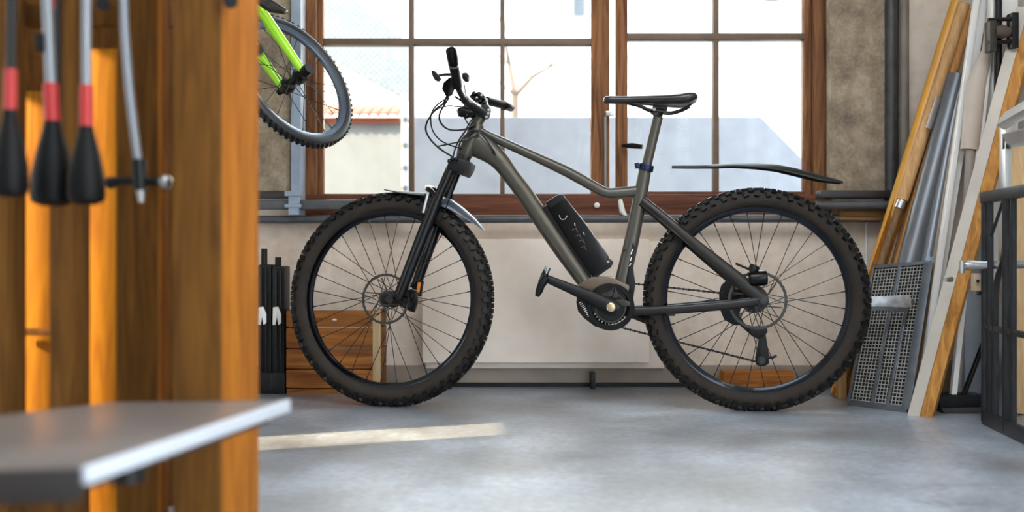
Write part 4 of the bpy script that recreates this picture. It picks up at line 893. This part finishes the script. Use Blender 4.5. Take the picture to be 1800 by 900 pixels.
# broom with dark head and a thin light rod
bh = thing('floor_broom', 'black broom head lying on the floor with slanted black handle', 'broom', W(1690, 724, 3.3)); t0 = V(bh.location)
MB().prism([W(x, y, 3.28) - t0 for x, y in ((1651, 698), (1660, 694), (1734, 695), (1734, 724), (1658, 724), (1652, 718))], (0, .09, 0)).build('head', M['black'], bh, .006)
MB().prism([W(x, y, 3.27) - t0 for x, y in ((1655, 718), (1734, 716), (1734, 728), (1660, 728))], (0, .1, 0)).build('bristles', M['darkrail'], bh, .003)
MB().tube([W(1692, 700, 3.3) - t0, W(1745, 560, 3.45) - t0, W(1800, 400, 3.6) - t0], .009, n=10).build('handle', M['black_gloss'], bh)
rd = leaner('thin_rod', 'thin pale blue rod standing upright behind the plank', 'rod', (1682, 692, 3.55), (1684, 330, 3.6), 'tube', mat('pale_rod', '#b9c8d6', .25, .3), .007)
tag(MB().bx(W(1650, 0, 3.62).x, W(1712, 0, 3.62).x, 3.6, 3.75, 0, W(0, 640, 3.62).z).build('cardboard_box', mat('dim_cardboard', '#7e6a58', .8, var=.1), None, .005), 'dull brown box on the floor behind the thin rod', 'box')
tag(MB().bx(W(1696, 0, 3.5).x, W(1745, 0, 3.5).x, 3.5, 3.53, .0, W(0, 400, 3.5).z).build('standing_sheet', mat('blue_grey_panel', '#9aa3ad', .4, var=.1), None, .003), 'blue-grey panel standing behind the black rack', 'panel')
# silver clamp rod with a wooden tag
cl = thing('bar_clamp', 'silver bar clamp held across the leaning plank', 'clamp', W(1694, 468, 3.1)); t0 = V(cl.location)
MB().tube([W(1694, 468, 3.1) - t0, W(1704, 466, 3.1) - t0, W(1730, 466, 3.05) - t0, W(1830, 464, 2.9) - t0], [.013, .017, .013, .013], n=12).build('bar', M['silver'], cl)
MB().tube([W(1691, 458, 3.1) - t0, W(1691, 480, 3.1) - t0], .008, n=10).build('jaw', M['silver'], cl)
MB().box(W(1718, 496, 3.08) - t0, (.032, .02, .055)).build('wooden_pad', mat('pad_wood', '#b39a80', .6), cl, .002)
MB().box(W(1718, 515, 3.08) - t0, (.016, .016, .014)).build('pad_foot', M['steel'], cl, .002)
MB().tube([W(1719, 494, 3.068) - t0, W(1719, 494, 3.062) - t0], .005, n=8).build('pad_hole', M['black'], cl)
# black tubular rack
rk = thing('black_rack', 'black tubular metal rack standing on floor at the right edge', 'rack', W(1765, 770, 2.88)); t0 = V(rk.location); t0.z = 0; rk.location.z = 0
F0, F1 = V((1.455, 3.06, 0)), V((1.40, 2.62, 0)); mt = mat('worn_black_steel', '#26282b', .4, .4, var=.35, vscale=22)
zt = W(0, 345, 3.0).z
def rp(s, z): return F0 + (F1 - F0) * s + V((0, 0, z)) - t0
for s in (0, .10, .40, .52, .85): MB().tube([rp(s, .012), rp(s, zt)], .0125 if s in (0, .4, .85) else .009, n=10).build('upright', mt, rk)
MB().bar(rp(-.02, .022), rp(.95, .022), .044, .02).build('base_rail', mt, rk, .004)
MB().bar(rp(-.03, zt), rp(.95, zt + .0), .035, .026).build('top_rail', mt, rk, .005)
MB().bar(rp(0, .30), rp(.9, .30), .018, .014).build('cross_bar', mt, rk, .002)
MB().tube(cr([rp(.20, .03), rp(.20, .40), rp(.36, .52), rp(.44, zt)], 5), .0095, n=10).build('bent_tube', mt, rk)
MB().tube([rp(.12, .58), rp(.38, zt)], .005, n=8).build('brace', mt, rk)
# step ladder bits, boards and hinge on the right wall
ld = thing('aluminium_ladder', 'aluminium ladder standing at right edge above black rack', 'ladder', V((1.56, 3.1, 0))); t0 = V(ld.location)
MB().bar(W(1764, 760, 3.12) * 1 - t0, W(1768, 205, 3.12) - t0, .022, .04).build('rail', M['silver'], ld, .002)
for v in ld.children[0].data.vertices:
    if v.co.z < .1: v.co.z = 0
MB().bar(W(1766, 213, 3.10) - t0, W(1850, 165, 2.75) - t0, .05, .03).build('tread', M['silver'], ld, .002)
MB().bar(W(1772, 246, 3.10) - t0, W(1850, 232, 2.8) - t0, .05, .02).build('tread', M['silver'], ld, .002)
MB().tube([W(1770, 236, 3.11) - t0, W(1770, 262, 3.11) - t0], .013, n=10).build('joint', M['rotor'], ld)
leaner('leaning_board', 'pale pine board standing behind the ladder', 'board', (1784, 560, 3.3), (1786, 240, 3.4), 'bar', wood('pale_board', '#c7a273', '#e0c096', 'z', 10), .06, .02)
hg = thing('wall_bracket', 'black metal hinge bracket fixed high on right wall', 'bracket', W(1758, 60, 3.35)); t0 = V(hg.location)
MB().bx(W(1735, 0, 3.35).x, W(1748, 0, 3.35).x, 3.33, 3.37, W(0, 92, 3.35).z, W(0, 38, 3.35).z).shift(t0).build('plate', M['rotor'], hg, .004)
MB().bx(W(1774, 0, 3.35).x, W(1786, 0, 3.35).x, 3.33, 3.37, W(0, 86, 3.35).z, W(0, 24, 3.35).z).shift(t0).build('plate', M['black'], hg, .003)
for y in (35, 75): MB().tube([W(1737, y, 3.34) - t0, W(1780, y - 2, 3.34) - t0], .007, n=8).build('pin', M['black'], hg)
MB().tube([W(1748, 56, 3.34) - t0, W(1762, 56, 3.34) - t0, W(1775, 56, 3.34) - t0], [.018, .024, .014], n=12).build('knuckle', mat('brown_bush', '#4a3f35', .5), hg)
tag(MB().bx(W(1745, 0, 3.42).x, W(1790, 0, 3.42).x, 3.42, 3.46, .0, W(0, -300, 3.42).z).build('tall_white_board', wp, None, .003), 'tall white board standing behind the wall bracket', 'board')
pipe([W(1754, 170, 3.38), W(1756, -300, 3.4)], .012, M['black'], 'black_cable_pipe', 'black vertical pipe running up behind the bracket')
